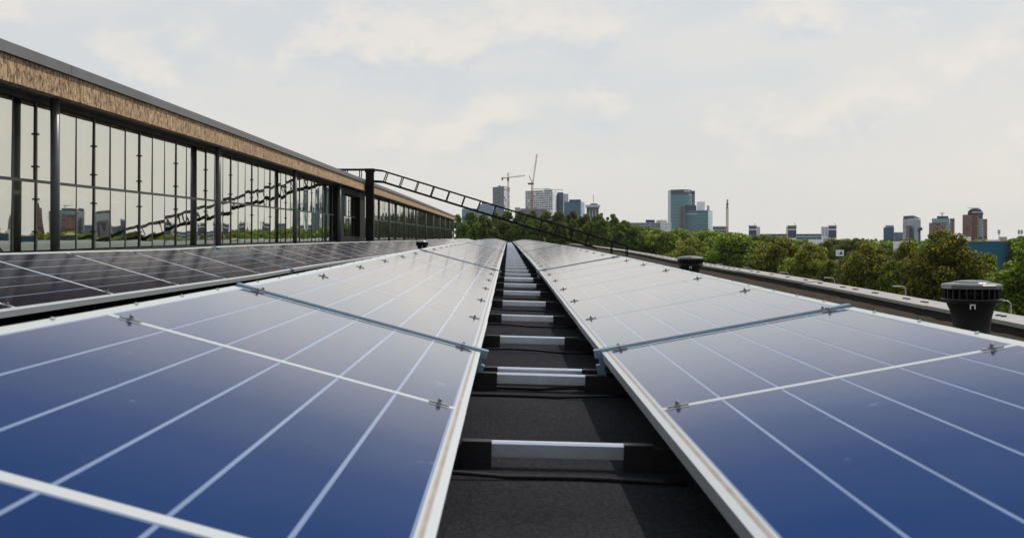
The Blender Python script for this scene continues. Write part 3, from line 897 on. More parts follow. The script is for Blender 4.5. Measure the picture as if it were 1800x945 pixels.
for i, (x, y) in enumerate(tops):
    z = 335 + random.uniform(-15, 15)
    tree_px('lime_tree', 'lime', i+1, x+random.uniform(-3, 3), y, z, random.uniform(32, 38), f'lower dark rounded tree, {ordinal(i+1)} from the left in the avenue front row', 'front row of the dark avenue')
# distant wood along the horizon
for i, (x, y, z, w) in enumerate(((1738, 447, 152, 46), (1630, 452, 150, 60), (1575, 456, 158, 60), (1488, 452, 182, 46), (1462, 458, 188, 44), (1400, 452, 214, 50), (1330, 449, 240, 56), (1250, 440, 280, 60))):
    tree_px('low_bush', 'green', i, x, y, z, w, f'low green bush filling the gap under the roadside trees, {ordinal(i+1)} from the right', 'bushes under the roadside trees')
def far_wood():
    r = np.random.default_rng(5); V = []; n = 0
    pos = []
    for _ in range(900):
        Y = r.uniform(650, 1300); X = r.uniform(-0.45, 0.6)*Y; hgt = r.uniform(5, 11.3)
        k = 60
        d = r.normal(size=(k, 3)); d /= np.linalg.norm(d, axis=1)[:, None]
        p = np.array([X, Y, hgt*0.58]) + d*np.array([5.2, 5.2, hgt*0.42])
        pos.append(p)
    pos = np.concatenate(pos); tot = len(pos)
    nrm = r.normal(size=(tot, 3)) + np.array([0, -0.4, 0.5]); nrm /= np.linalg.norm(nrm, axis=1)[:, None]
    tn = np.cross(nrm, r.normal(size=(tot, 3))); tn /= np.linalg.norm(tn, axis=1)[:, None]; bn = np.cross(nrm, tn)
    s = r.uniform(0.9, 1.8, tot)[:, None]
    V = np.stack([pos-tn*s, pos-bn*s*0.7, pos+tn*s, pos+bn*s*0.7], 1)
    me = bpy.data.meshes.new('distant_wood')
    me.vertices.add(tot*4); me.vertices.foreach_set('co', V.reshape(-1)); me.loops.add(tot*4)
    me.loops.foreach_set('vertex_index', np.arange(tot*4, dtype=np.int32)); me.polygons.add(tot)
    me.polygons.foreach_set('loop_start', np.arange(0, tot*4, 4, dtype=np.int32)); me.materials.append(M['leaf_g']); me.update(calc_edges=True)
    return tag(link('distant_wood', me), 'far belt of green trees along the horizon', 'wood', kind='stuff')
far_wood()

# ------------------------------------------------------------------ the skyline
def bmat(name, col, rough=0.7, var=0.08, spec=0.4, metal=0.0):
    return simple(name, col, rough, metal, var, 0.03, coord='Object', spec=spec)
M['b_white'] = bmat('b_white', (0.80, 0.82, 0.88)); M['b_grey'] = bmat('b_grey', (0.34, 0.36, 0.40)); M['b_brick'] = bmat('b_brick', (0.17, 0.062, 0.058))
M['b_dark'] = bmat('b_dark', (0.035, 0.045, 0.07), 0.35); M['b_navy'] = bmat('b_navy', (0.035, 0.055, 0.11), 0.35); M['b_teal'] = bmat('b_teal', (0.05, 0.16, 0.21), 0.25)
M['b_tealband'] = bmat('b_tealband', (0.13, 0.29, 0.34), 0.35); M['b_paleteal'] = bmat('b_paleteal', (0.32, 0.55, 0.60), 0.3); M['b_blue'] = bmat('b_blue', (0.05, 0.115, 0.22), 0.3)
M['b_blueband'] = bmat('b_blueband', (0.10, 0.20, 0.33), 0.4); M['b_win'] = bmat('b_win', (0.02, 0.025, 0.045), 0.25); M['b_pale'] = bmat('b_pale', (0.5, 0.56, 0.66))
M['b_brown'] = bmat('b_brown', (0.16, 0.14, 0.17)); M['b_stone'] = bmat('b_stone', (0.42, 0.39, 0.36)); M['b_ware'] = bmat('b_ware', (0.012, 0.115, 0.20), 0.55)
M['b_roof'] = bmat('b_roof', (0.16, 0.15, 0.15)); M['crane_red'] = bmat('crane_red', (0.42, 0.13, 0.07)); M['crane_pale'] = bmat('crane_pale', (0.55, 0.45, 0.34)); M['b_tile'] = bmat('b_tile', (0.42, 0.15, 0.07))

class Bld:
    def __init__(self, name, label, x, z, cat='building', group=None):
        self.o = empty(name, (PX(x, z), z, 0)); tag(self.o, label, cat, group); self.z = z
        self.off = -Vector(self.o.location)
    def part(self, mb, name, mat, stuff=False):
        o = mb.obj(name, M[mat] if isinstance(mat, str) else mat, self.o); o.location = self.off
        if stuff: o['kind'] = 'stuff'
        return o
    def prism(self, name, mat, pts, ytop, z=None, ybot=None, slant=None, depth=22.0):
        """pts: photo columns (x, dz) of the visible corners left to right; the far side is closed by a parallelogram"""
        z = z or self.z
        P = [Vector((PX(x, z+d), z+d, 0)) for x, d in pts]
        if len(P) == 2:
            dirn = P[0].normalized()*depth; base = [P[0], P[1], P[1]+dirn, P[0]+dirn]
        else:
            base = [P[0], P[1], P[2], P[0]+P[2]-P[1]]
        lo = 0 if ybot is None else PZ(ybot, z)
        tops = [PZ(ytop, z)]*4 if slant is None else [PZ(y, z) for y in slant]
        mb = MB(); mb.hexa([(p.x, p.y, lo) for p in base] + [(p.x, p.y, t) for p, t in zip(base, tops)])
        self.part(mb, name, mat)
        return base
    def wins(self, A, B, mat, ytop, ybot, rows, cols, fw=0.7, fh=0.55, z=None, name='windows', skip=0.0, proud=0.25, seed=1, merge=0.0):
        z = z or self.z; r = random.Random(seed); mb = MB()
        d = B-A; L = d.length; d = d/L; nrm = Vector((d.y, -d.x, 0)); t, b = PZ(ytop, z), PZ(ybot, z)
        ch = (t-b)/rows; cw = L/cols
        for i in range(rows):
            for j in range(cols):
                if r.random() < skip: continue
                u0 = cw*(j+(1-fw)/2); u1 = cw*(j+(1+fw)/2)
                if merge and r.random() < merge: u1 = min(L-0.3, u1+cw*0.8)
                v0 = b+ch*(i+(1-fh)/2); v1 = v0+ch*fh
                off = proud*(0.8+0.4*r.random())
                p = [A+d*u0-nrm*0.1, A+d*u1-nrm*0.1, A+d*u1+nrm*off, A+d*u0+nrm*off]
                mb.hexa([(q.x, q.y, v0) for q in p] + [(q.x, q.y, v1) for q in p])
        if mb.f: self.part(mb, name, mat, True)

# dark patterned tower
b = Bld('apartment_tower', 'dark narrow tower with patterned white right face beside the low crane', 880, 1750)
q = b.prism('tower_body', 'b_dark', [(866, 40), (885.5, 0), (896, 45)], 327)
b.wins(q[0], q[1], 'b_blueband', 328, 378, 16, 7, 0.6, 0.6, skip=0.28, seed=2, name='facade_panels'); b.wins(q[1], q[2], 'b_white', 328, 378, 14, 5, 0.72, 0.7, skip=0.15, seed=3, name='white_panels')
b.prism('plant_room', 'b_dark', [(876, 20), (880, 20)], 325, ybot=328)
# pale blue block behind the gangway
b = Bld('office_block', 'pale blue low office block behind the gangway, left of the dark tower', 850, 1600)
q = b.prism('main_body', 'b_pale', [(841, 0), (868, 0)], 359); b.wins(q[0], q[1], 'b_blueband', 360, 380, 6, 1, 0.96, 0.45, name='window_bands')
b.prism('roof_block', 'b_blue', [(847, 10), (857, 10)], 355, ybot=359); q = b.prism('low_wing', 'b_blue', [(812, 0), (841, 0)], 366.5); b.wins(q[0], q[1], 'b_paleteal', 367, 380, 4, 1, 0.96, 0.4, name='window_bands')
# white building
b = Bld('office_block', 'big white office block with scattered dark windows behind the red crane', 950, 1700)
q = b.prism('main_body', 'b_white', [(923.5, 50), (971.5, 0), (981.5, 60)], 333)
b.wins(q[0], q[1], 'b_win', 333.5, 377, 11, 13, 0.68, 0.46, skip=0.10, seed=5, merge=0.35); b.wins(q[1], q[2], 'b_grey', 334, 377, 11, 3, 0.6, 0.3, skip=0.2, seed=6)
b.prism('roof_block', 'b_tealband', [(957, 30), (967, 30)], 329.5, ybot=333.5)
mb = MB(); mb.bar((PX(938, 1720), 1720, PZ(330.5, 1700)), (PX(990, 1720), 1720, PZ(333, 1700)), 0.9); b.part(mb, 'roof_rail', 'crane_pale')
q = b.prism('stair_slab', 'b_navy', [(981.3, 40), (990, 40)], 336); q = b.prism('east_wing', 'b_white', [(990.2, 60), (999, 60)], 337.5); b.wins(q[0], q[1], 'b_grey', 338, 377, 11, 2, 0.6, 0.3, seed=8)
# unfinished floors at the crane foot
b = Bld('construction_site', 'low unfinished concrete floors at the foot of the red crane', 935, 1500)
q = b.prism('floor_slabs', 'b_brown', [(915, 0), (961, 0)], 366.5); b.wins(q[0], q[1], 'b_grey', 366.5, 380, 3, 9, 0.8, 0.3, skip=0.2, name='slab_edges', seed=4); b.prism('site_cabin', 'b_stone', [(905, 0), (914.5, 0)], 364.5)
# blue glass block
b = Bld('office_block', 'blue glass office block right of the white building', 1008, 1500)
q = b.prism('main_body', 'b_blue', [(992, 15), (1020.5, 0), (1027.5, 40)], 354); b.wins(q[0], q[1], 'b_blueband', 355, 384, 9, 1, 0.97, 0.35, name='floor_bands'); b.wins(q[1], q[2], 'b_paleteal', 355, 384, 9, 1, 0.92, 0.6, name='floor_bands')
b.prism('top_storey', 'b_navy', [(1000.5, 8), (1021, 4)], 350.3, ybot=353.8)
# antenna tower block
b = Bld('office_block', 'stepped grey block with a thin roof mast', 1042, 1650)
q = b.prism('main_body', 'b_stone', [(1031, 10), (1052.5, 0)], 361); b.wins(q[0], q[1], 'b_navy', 368, 384, 1, 4, 0.45, 0.98, name='window_strips')
q = b.prism('crown_storey', 'b_pale', [(1029, -2), (1055, -2)], 360, ybot=364); b.prism('dark_storey', 'b_navy', [(1031, -1.5), (1053, -1.5)], 364, ybot=367); b.prism('plant_room', 'b_dark', [(1038, 2), (1050.5, 2)], 357.5, ybot=360)
mb = MB(); mb.bar((PX(1043, 1660), 1660, PZ(358, 1650)), (PX(1043, 1660), 1660, PZ(341, 1650)), 0.7); b.part(mb, 'mast', 'b_grey'); b.prism('annex', 'b_brown', [(1054, 5), (1060, 5)], 374)
# long low white building
b = Bld('office_block', 'long low white building left of the teal tower', 1145, 1350)
q = b.prism('main_body', 'b_grey', [(1105, 10), (1161, 0)], 391); b.wins(q[0], q[1], 'b_navy', 392, 404, 3, 6, 0.9, 0.4, seed=2)
q = b.prism('white_wing', 'b_white', [(1161, -3), (1180, -3)], 390.5); b.wins(q[0], q[1], 'b_grey', 391, 404, 4, 3, 0.8, 0.3, seed=3)
b.prism('roof_block', 'b_navy', [(1135, 6), (1151, 6)], 386, ybot=391); b.prism('roof_block', 'b_stone', [(1154, 6), (1172, 6)], 386.5, ybot=391)
# teal twin tower
b = Bld('office_tower', 'tall teal glass tower with curved top, highest on the skyline', 1200, 1900)
mb = MB(); z = 1900; seg = 14; pts = []
for i in range(seg+1):
    t = i/seg; x = 1179+(1215.5-1179)*t; pts.append((PX(x, z), z - 14*math.sin(math.pi*t), 0))
top = PZ(333.5, z)
ring = pts + [(pts[-1][0], z+34, 0), (pts[0][0], z+34, 0)]
n = len(ring); mb.v = [(p[0], p[1], 0) for p in ring] + [(p[0], p[1], top) for p in ring]
for i in range(n): mb.f.append((i, (i+1) % n, n+(i+1) % n, n+i)); mb.m.append(0); mb.s.append(False)
mb.f.append(tuple(range(n, 2*n))); mb.m.append(0); mb.s.append(False); b.part(mb, 'tower_body', 'b_teal')
bands = MB(); hdr = MB()
fl = 27; tb, bb = PZ(342, z), PZ(410, z)
for i in range(seg):
    a, c = Vector(pts[i]), Vector(pts[i+1]); d = (c-a).normalized(); nn = Vector((d.y, -d.x, 0))
    for k in range(fl):
        v0 = bb+(tb-bb)*k/fl; P = [a-nn*0.1, c-nn*0.1, c+nn*0.25, a+nn*0.25]
        bands.hexa([(p.x, p.y, v0) for p in P] + [(p.x, p.y, v0+1.05) for p in P])
    P = [a-nn*0.1, c-nn*0.1, c+nn*0.3, a+nn*0.3]
    hdr.hexa([(p.x, p.y, PZ(341.5, z)) for p in P] + [(p.x, p.y, PZ(334.5, z)) for p in P])
b.part(bands, 'floor_bands', 'b_tealband', True); b.part(hdr, 'top_storeys', 'b_dark')
mb = MB()
for k in range(9):
    x0 = PX(1200+1.25*k, z); mb.box(x0, x0+0.8, z-14.9, z-13.6, PZ(337.4, z), PZ(335.9+0.35*(k % 2), z))
b.part(mb, 'roof_lettering', 'b_white', True)
mb = MB(); mb.box(PX(1209.5, z), PX(1213.5, z), z-12.2, z-6, PZ(343.4, z), PZ(342, z)); b.part(mb, 'white_panel', 'b_white')  # small plain white panel just under the top storeys
q = b.prism('east_slice', 'b_teal', [(1215.7, 6), (1221.5, 6)], 335); b.wins(q[0], q[1], 'b_tealband', 342, 410, 27, 1, 0.95, 0.3, name='floor_bands')
b.prism('east_top', 'b_dark', [(1216, 5.2), (1221.2, 5.2)], 335.5, ybot=341.5)
b = Bld('office_block', 'lower teal glass block in front of the tall teal tower', 1225, 1700)
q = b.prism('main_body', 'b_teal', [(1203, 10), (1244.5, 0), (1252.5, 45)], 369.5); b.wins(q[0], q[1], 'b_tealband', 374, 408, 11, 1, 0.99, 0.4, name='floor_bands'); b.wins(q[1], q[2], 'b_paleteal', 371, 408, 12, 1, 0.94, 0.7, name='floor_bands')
mb = MB()
d = (q[1]-q[0]).normalized()
for k in range(10):
    p = q[0]+d*(3.4+1.5*k); mb.box(p.x, p.x+0.95, p.y-0.7, p.y+0.2, PZ(376.6, 1700), PZ(375.2+0.3*(k % 2), 1700))
b.part(mb, 'facade_lettering', 'b_white', True)
q = b.prism('service_core', 'b_brown', [(1194, 2), (1204.5, 0)], 361.5); b.wins(q[0], q[1], 'b_dark', 362, 404, 12, 1, 0.45, 0.5); b.prism('upper_storeys', 'b_navy', [(1204, 20), (1224, 20)], 360, ybot=370)
b.prism('white_core', 'b_white', [(1225, 12), (1239, 12)], 354, ybot=370); b.prism('chimney', 'b_stone', [(1242.5, 20), (1247, 20)], 360.5, ybot=370)
b = Bld('office_block', 'small grey block between the teal tower and the pale crane mast', 1265, 1500)
q = b.prism('main_body', 'b_grey', [(1253, 0), (1279, 0)], 397.5); b.wins(q[0], q[1], 'b_navy', 398, 410, 2, 5, 0.8, 0.6)
# three small towers and the link
b = Bld('office_block', 'long low white and dark link building joining the small office towers', 1400, 1200)
q = b.prism('main_body', 'b_pale', [(1330, 0), (1470, 0)], 410.8); b.wins(q[0], q[1], 'b_win', 411.5, 414.5, 1, 12, 0.93, 0.8); b.wins(q[0], q[1], 'b_teal', 416, 421, 1, 4, 0.97, 0.9, seed=2)
for i, (x0, x1, side, lab) in enumerate(((1316, 1330, (1330.2, 1336), 'small dark-fronted office tower, leftmost of the three linked ones'), (1384.5, 1400, (1382, 1384.3), 'small dark-fronted office tower with roof aerial, middle of the three linked ones'), (1456, 1470.5, (1443.5, 1455.8), 'small dark-fronted office tower with white left wing, rightmost of the three linked ones'))):
    b = Bld('office_tower', lab, x0, 1190, group='small linked office towers')
    q = b.prism('front_body', 'b_white', [(x0, 0), (x1, 0)], 397); b.wins(q[0], q[1], 'b_navy', 398, 402, 1, 1, 0.95, 0.95, name='upper_glazing'); b.wins(q[0], q[1], 'b_navy', 404, 418, 1, 1, 0.95, 0.98, name='lower_glazing', seed=3)
    q = b.prism('white_wing', 'b_white', [(side[0], 4), (side[1], 4)], 398); b.wins(q[0], q[1], 'b_grey', 399, 415, 4, 2, 0.7, 0.5)
    b.prism('roof_slab', 'b_stone', [(x0-0.8, -1), (x1+0.8, -1)], 396, ybot=396.9)
    mb = MB(); mb.bar((PX(x1-3, 1195), 1195, PZ(396, 1190)), (PX(x1-3, 1195), 1195, PZ(391.5, 1190)), 0.5); b.part(mb, 'aerial', 'b_grey')
# right cluster
b = Bld('office_block', 'small blue-grey block left of the sloped-roof tower', 1562, 1300)
q = b.prism('main_body', 'b_blue', [(1553, 0), (1571.5, 0)], 399.5); b.wins(q[0], q[1], 'b_blueband', 400, 420, 6, 4, 0.8, 0.5); b.prism('roof_block', 'b_grey', [(1556.5, 4), (1571, 4)], 395.8, ybot=399.5)
q = b.prism('low_link', 'b_grey', [(1571.7, 3), (1589, 3)], 408); b.wins(q[0], q[1], 'b_blueband', 409, 422, 4, 1, 0.95, 0.4, name='window_bands')
b = Bld('office_tower', 'grey glass tower with sloped dark roof', 1602, 1250)
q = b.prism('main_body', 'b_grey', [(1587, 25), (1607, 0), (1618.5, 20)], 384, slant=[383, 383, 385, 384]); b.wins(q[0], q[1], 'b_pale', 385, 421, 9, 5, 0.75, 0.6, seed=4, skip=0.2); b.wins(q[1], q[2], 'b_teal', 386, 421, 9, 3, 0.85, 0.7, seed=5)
b.prism('roof_wedge', 'b_dark', [(1588, 20), (1606, 4), (1618, 20)], 380, ybot=383.6, slant=[379, 378.5, 383, 380]); b.prism('brick_pier', 'b_brown', [(1592.5, -1), (1599, -6)], 396)
b = Bld('phone_mast', 'slim dark antenna mast right of the sloped-roof tower', 1616, 700, cat='mast')
mb = MB(); x = PX(1616, 700); mb.tube([(x, 700, 0), (x, 700, PZ(400, 700))], 0.55, 8); b.part(mb, 'pole', 'b_dark')
mb = MB(); mb.box(x-0.9, x-0.3, 699, 700.5, PZ(408, 700), PZ(401, 700)); mb.box(x+0.5, x+1.4, 699, 700.5, PZ(405, 700), PZ(399.5, 700)); b.part(mb, 'antenna_panels', 'b_dark')
b = Bld('office_tower', 'red brick tower with glass upper floors and a roof aerial', 1655, 1150)
q = b.prism('brick_front', 'b_brick', [(1633, 8), (1664, 0)], 391.5); b.wins(q[0], q[1], 'b_stone', 392.5, 414, 6, 8, 0.62, 0.42, skip=0.12, seed=7)
q = b.prism('glass_storeys', 'b_tealband', [(1638, 14), (1669, 10)], 383.5, ybot=391.6); b.wins(q[0], q[1], 'b_paleteal', 384, 391, 3, 5, 0.85, 0.5, seed=2)
q = b.prism('glass_shaft', 'b_tealband', [(1664.2, 4), (1669.5, 4)], 391.4); b.wins(q[0], q[1], 'b_paleteal', 392, 418, 8, 1, 0.8, 0.5); q = b.prism('brick_wing', 'b_brick', [(1669.8, 8), (1678, 8)], 383.5); b.wins(q[0], q[1], 'b_stone', 388, 416, 9, 2, 0.6, 0.4)
b.prism('plant_room', 'b_dark', [(1647, 18), (1667, 18)], 379, ybot=383.5); mb = MB(); zt = PZ(379, 1150); mb.bar((PX(1656, 1170), 1170, zt), (PX(1656, 1170), 1170, zt+2.6), 0.7); mb.bar((PX(1652, 1170), 1170, zt+2.7), (PX(1660, 1170), 1170, zt+2.7), 0.6); b.part(mb, 'aerial', 'b_dark')
b = Bld('office_tower', 'tallest red brick tower with dark domed roof, far right', 1713, 1150)
q = b.prism('brick_front', 'b_brick', [(1692, 10), (1719, 0)], 377); b.wins(q[0]+(q[1]-q[0])*0.05, q[0]+(q[1]-q[0])*0.62, 'b_stone', 378, 414, 9, 8, 0.62, 0.40, skip=0.06, seed=9)
q = b.prism('glass_shaft', 'b_navy', [(1719.2, 3), (1727.5, 5)], 374); b.wins(q[0], q[1], 'b_paleteal', 384, 416, 9, 1, 0.66, 0.55); q = b.prism('brick_wing', 'b_brick', [(1727.8, 8), (1735.5, 10)], 384.5); b.wins(q[0], q[1], 'b_stone', 386, 414, 8, 2, 0.6, 0.4)
mb = MB(); z = 1165; prof = [(1700.5, 377), (1702, 371), (1706, 367.5), (1711, 366), (1718, 366), (1724, 368), (1728, 373), (1728.5, 377)]
nn = len(prof); mb.v = [(PX(x, z), z, PZ(y, z)) for x, y in prof] + [(PX(x, z+22), z+22, PZ(y, z)) for x, y in prof]
mb.f = [tuple(reversed(range(nn))), tuple(range(nn, 2*nn))] + [(i, i+1, nn+i+1, nn+i) for i in range(nn-1)] + [(nn-1, 0, nn, 2*nn-1)]
mb.m = [0]*len(mb.f); mb.s = [False]*len(mb.f); b.part(mb, 'domed_roof', 'b_dark')
mb = MB(); mb.bar((PX(1701, 1160), 1160, PZ(365.2, 1160)), (PX(1722, 1160), 1160, PZ(365.2, 1160)), 0.7, 0.35); b.part(mb, 'roof_rail', 'b_dark'); mb = MB(); mb.box(PX(1717, 1148), PX(1728, 1148), 1148, 1160, PZ(373.4, 1148), PZ(371.6, 1148)); b.part(mb, 'roof_terrace', 'b_pale')

# nearer sheds
b = Bld('warehouse', 'plain blue warehouse behind the right-hand trees', 1750, 330)
q = b.prism('wall_block', 'b_ware', [(1690, 0), (1870, 0)], 425.5); b.prism('roof_edge', 'b_roof', [(1689, -0.3), (1871, -0.3)], 423.6, ybot=425.4)
mb = MB()
k = 1690
while k < 1870:
    x = PX(k, 330); mb.box(x-0.03, x+0.03, 329.93, 330.02, 0, PZ(425.6, 330)); k += 3.4
b.part(mb, 'cladding_ribs', 'b_ware', True)
b.prism('roof_unit', 'b_stone', [(1757, 6), (1770, 6)], 416, ybot=424); b.prism('roof_unit', 'b_white', [(1733, 6), (1755, 6)], 421, ybot=424)
mb = MB(); x = PX(1756, 337); mb.bar((x, 337, PZ(423, 337)), (x, 337, PZ(404, 337)), 0.16); mb.box(x-0.3, x+0.3, 336.8, 337.2, PZ(411, 337), PZ(404, 337)); b.part(mb, 'roof_antenna', 'b_grey')
mb = MB(); 
for dx in (1791, 1796):
    x = PX(dx, 337); mb.bar((x, 337, PZ(424, 337)), (x, 337, PZ(404, 337)), 0.12); mb.box(x-0.25, x+0.25, 336.8, 337.2, PZ(411, 337), PZ(404, 337))
b.part(mb, 'roof_antenna', 'b_grey')
b = Bld('shed', 'white flat-roofed shed between the two brown-green trees', 1582, 300)
b.prism('wall_block', 'b_white', [(1570, 0), (1594, 0)], 425.5); b.prism('window', 'b_win', [(1587, -0.1), (1590, -0.1)], 433, ybot=441); b.prism('roof_canopy', 'b_dark', [(1594.3, 1), (1612, 1)], 426.5, ybot=446); b.prism('roof_edge', 'b_white', [(1582, -0.5), (1604, -0.5)], 423.8, ybot=425)
b = Bld('shed', 'small white flat-roofed shed above the left of the blue warehouse', 1696, 420)
b.prism('wall_block', 'b_white', [(1684, 0), (1707, 0)], 415.5)
b = Bld('house', 'low house with orange tiled roof between two trees', 1335, 420)
b.prism('wall_block', 'b_stone', [(1318, 0), (1348, 0)], 446); b.prism('tiled_roof', 'b_tile', [(1316, -1), (1350, -1)], 439, ybot=446)
b = Bld('shed', 'dark shed with white frames behind the dark round tree', 1410, 380)
b.prism('wall_block', 'b_dark', [(1398, 0), (1424, 0)], 431.5); b.prism('window', 'b_white', [(1405.5, -0.2), (1409, -0.2)], 433, ybot=437); b.prism('window', 'b_white', [(1412.5, -0.2), (1415, -0.2)], 432.5, ybot=437)
b = Bld('terrace', 'group of pale low houses under the linked office towers', 1430, 760)
b.prism('wall_block', 'b_white', [(1421, 0), (1447, 0)], 420.5); b.prism('wall_block', 'b_pale', [(1384, 8), (1391, 8)], 417.5); q = b.prism('wall_block', 'b_stone', [(1447.2, 4), (1458, 4)], 419)
# sign
b = Bld('pylon_sign', 'small white sign with a black peak emblem among the trees', 1476, 168, cat='sign')
mb = MB(); x0, x1, z0, z1 = PX(1470, 168), PX(1483.5, 168), PZ(450, 168), PZ(439, 168); mb.box(x0, x1, 168, 168.25, z0, z1); b.part(mb, 'sign_board', 'b_white')
mb = MB(); w = x1-x0; h = z1-z0
mb.v = [(x0+w*0.38, 167.985, z0+h*0.3), (x0+w*0.82, 167.985, z0+h*0.3), (x0+w*0.62, 167.985, z0+h*0.78), (x0+w*0.38, 167.96, z0+h*0.3), (x0+w*0.82, 167.96, z0+h*0.3), (x0+w*0.62, 167.96, z0+h*0.78)]
mb.f = [(3, 4, 5), (0, 2, 1), (0, 1, 4, 3), (1, 2, 5, 4), (2, 0, 3, 5)]; mb.m = [0]*5; mb.s = [False]*5; b.part(mb, 'emblem', 'b_win')
mb = MB(); mb.bar((x0+w/2, 168.12, 0), (x0+w/2, 168.12, z0), 0.14); b.part(mb, 'pole', 'b_dark')

# cranes
def lattice(mb, a, b, w, n, t):
    a, b = Vector(a), Vector(b); d = (b-a).normalized(); up = Vector((0, 1, 0)); s = d.cross(up).normalized(); u = s.cross(d)
    cs = [(s*i+u*j)*(w/2) for i, j in ((-1, -1), (1, -1), (1, 1), (-1, 1))]
    for c in cs: mb.bar(a+c, b+c, t)
    for k in range(n):
        p, q = a+(b-a)*(k/n), a+(b-a)*((k+1)/n)
        for i in range(4):
            c1, c2 = cs[i], cs[(i+1) % 4]
            mb.bar(p+c1, q+c2, t*0.7); mb.bar(p+c1, p+c2, t*0.7)
def cp(x, y, z): return (PX(x, z), z, PZ(y, z))
z = 1560
b = Bld('tower_crane', 'pale hammerhead tower crane beside the dark patterned tower', 893, z, cat='crane')
mb = MB(); lattice(mb, cp(894, 421+15, z), cp(893.3, 330, z), 1.9, 26, 0.42); b.part(mb, 'lower_mast', 'crane_red')
mb = MB(); lattice(mb, cp(893.3, 330, z), cp(893.3, 303.5, z), 1.8, 8, 0.42); b.part(mb, 'upper_mast', 'crane_pale')
mb = MB(); lattice(mb, cp(894.5, 312, z), cp(923, 308.5, z), 1.0, 14, 0.3); b.part(mb, 'jib', 'crane_pale')
mb = MB(); lattice(mb, cp(892.5, 312.5, z), cp(881, 313, z), 1.0, 6, 0.32); b.part(mb, 'counter_jib', 'b_roof')
mb = MB(); x = PX(883, z); mb.box(x-1, x+1, z-1, z+1, PZ(316.8, z), PZ(312.6, z)); b.part(mb, 'counterweight', 'b_dark')
mb = MB(); x = PX(893, z); mb.box(x-1.2, x+1.2, z-2.2, z-0.9, PZ(318, z), PZ(312.6, z)); b.part(mb, 'cab', 'b_dark')
mb = MB(); mb.bar(cp(893.3, 303.5, z), cp(883, 312.5, z), 0.14); mb.bar(cp(893.3, 303.5, z), cp(906, 310.4, z), 0.14); mb.bar(cp(893.3, 303.5, z), cp(917, 309, z), 0.12); b.part(mb, 'tie_bars', 'crane_pale')
z = 1480
b = Bld('tower_crane', 'luffing crane with red mast and steep raised jib in front of the white block', 935, z, cat='crane')
mb = MB(); lattice(mb, cp(935.5, 421+15, z), cp(935.5, 323, z), 2.1, 28, 0.5); b.part(mb, 'mast', 'crane_red')
mb = MB(); lattice(mb, cp(936.5, 322, z), cp(944, 270.5, z), 1.3, 18, 0.36); b.part(mb, 'jib', 'crane_pale')
mb = MB(); lattice(mb, cp(935, 321, z), cp(930.3, 309, z), 0.8, 5, 0.3); b.part(mb, 'a_frame', 'crane_pale')
mb = MB(); mb.box(PX(927.8, z), PX(938.5, z), z-1.2, z+1.2, PZ(324.4, z), PZ(321.4, z)); b.part(mb, 'machine_deck', 'b_dark')
mb = MB(); mb.bar(cp(930.3, 309, z), cp(942, 284, z), 0.12); b.part(mb, 'luffing_rope', 'crane_pale')
z = 1400
b = Bld('tower_crane', 'lone pale crane mast with folded top right of the teal tower', 1278, z, cat='crane')
mb = MB(); lattice(mb, cp(1278.3, 421+16, z), cp(1278.3, 365, z), 2.0, 20, 0.55); b.part(mb, 'mast', 'crane_pale')
mb = MB(); lattice(mb, cp(1278.4, 365, z), cp(1278.6, 350.5, z), 1.1, 6, 0.4); b.part(mb, 'mast_head', 'crane_red')
x = PX(1278.4, z); mb = MB(); mb.box(x-1.3, x+1.0, z-1.4, z+1, PZ(366, z), PZ(363.8, z)); b.part(mb, 'slewing_ring', 'b_dark'); mb = MB(); mb.box(x-1.2, x+1.2, z-1.4, z+1, PZ(361.2, z), PZ(358, z)); b.part(mb, 'cab', 'b_dark')

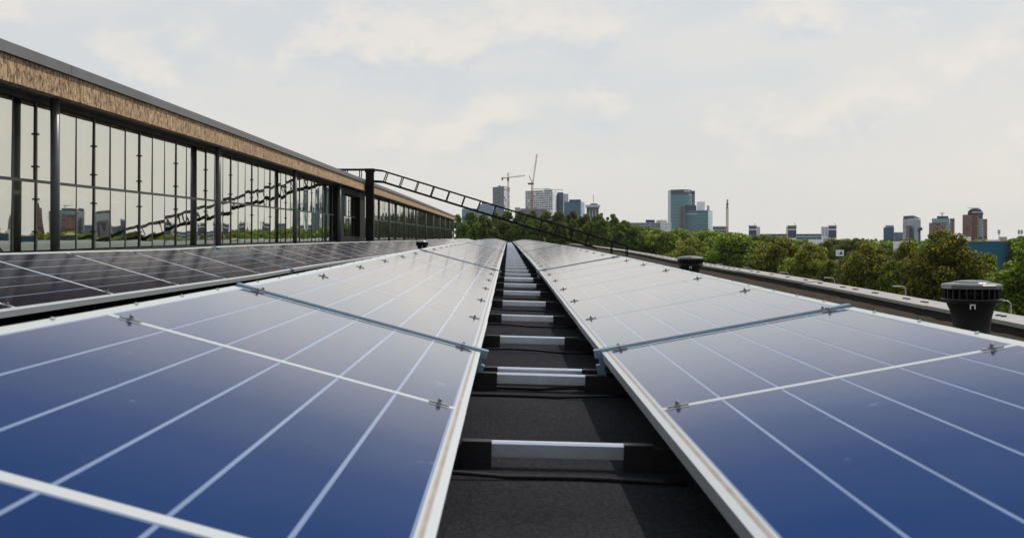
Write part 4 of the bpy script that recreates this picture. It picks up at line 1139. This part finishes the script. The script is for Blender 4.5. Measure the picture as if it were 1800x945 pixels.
# ------------------------------------------------------------------ parked cars glimpsed under the trees
def car(X, Y, rot, col, label):
    t = empty('parked_car', (X, Y, 0.02)); t.rotation_euler = (0, 0, rot); tag(t, label, 'car', 'cars parked beyond the trees')
    pm = simple('car_paint', col, 0.25, 0.1, 0.03, 1.0)
    mb = MB(); prof = [(-2.15, 0.30), (2.15, 0.30), (2.2, 0.62), (1.95, 0.82), (0.95, 0.92), (-1.7, 0.95), (-2.15, 0.85)]
    k = len(prof); mb.v = [(x, -0.86, z) for x, z in prof] + [(x, 0.86, z) for x, z in prof]
    mb.f = [tuple(range(k)), tuple(reversed(range(k, 2*k)))] + [(i, k+i, k+(i+1) % k, (i+1) % k) for i in range(k)]; mb.m = [0]*len(mb.f); mb.s = [False]*len(mb.f)
    mb.obj('body', pm, t)
    mb = MB(); mb.hexa([(-1.6, -0.78, 0.93), (0.95, -0.78, 0.91), (0.95, 0.78, 0.91), (-1.6, 0.78, 0.93), (-1.15, -0.6, 1.38), (0.2, -0.6, 1.40), (0.2, 0.6, 1.40), (-1.15, 0.6, 1.38)]); mb.obj('window_glass', M['b_win'], t)
    mb = MB(); mb.hexa([(-1.18, -0.62, 1.382), (0.23, -0.62, 1.402), (0.23, 0.62, 1.402), (-1.18, 0.62, 1.382), (-1.1, -0.55, 1.43), (0.12, -0.55, 1.45), (0.12, 0.55, 1.45), (-1.1, 0.55, 1.43)]); mb.obj('roof', pm, t)
    for x in (-1.35, 1.35):
        for y in (-0.8, 0.8):
            mb = MB(); mb.tube([(x, y-0.1, 0.31), (x, y+0.1, 0.31)], 0.31, 14); mb.obj('wheel', M['black'], t)
car(PX(1752, 172), 172, 0.1, (0.75, 0.75, 0.76), 'white parked car glimpsed under the tree right of the large ventilator')
car(PX(1795, 176), 176, 0.05, (0.3, 0.31, 0.33), 'grey parked car glimpsed at the right edge under the tree')
car(PX(1650, 190), 190, 0.05, (0.6, 0.6, 0.6), 'silver parked car hidden under the widest right-hand tree')

# ------------------------------------------------------------------ summer haze
mb = MB(); mb.box(-3600, 3600, -1000, 6100, -1.0, 140.0)
hm = bpy.data.materials.new('haze_air'); hm.use_nodes = True; hnt = hm.node_tree
for n in list(hnt.nodes): hnt.nodes.remove(n)
ho = hnt.nodes.new('ShaderNodeOutputMaterial'); hv = hnt.nodes.new('ShaderNodeVolumePrincipled')
hv.inputs['Color'].default_value = (0.86, 0.92, 1.0, 1); hv.inputs['Density'].default_value = 0.000035
hnt.links.new(hv.outputs[0], ho.inputs['Volume'])
tag(mb.obj('haze', hm), 'thin pale summer haze over the whole city', 'haze', kind='stuff')
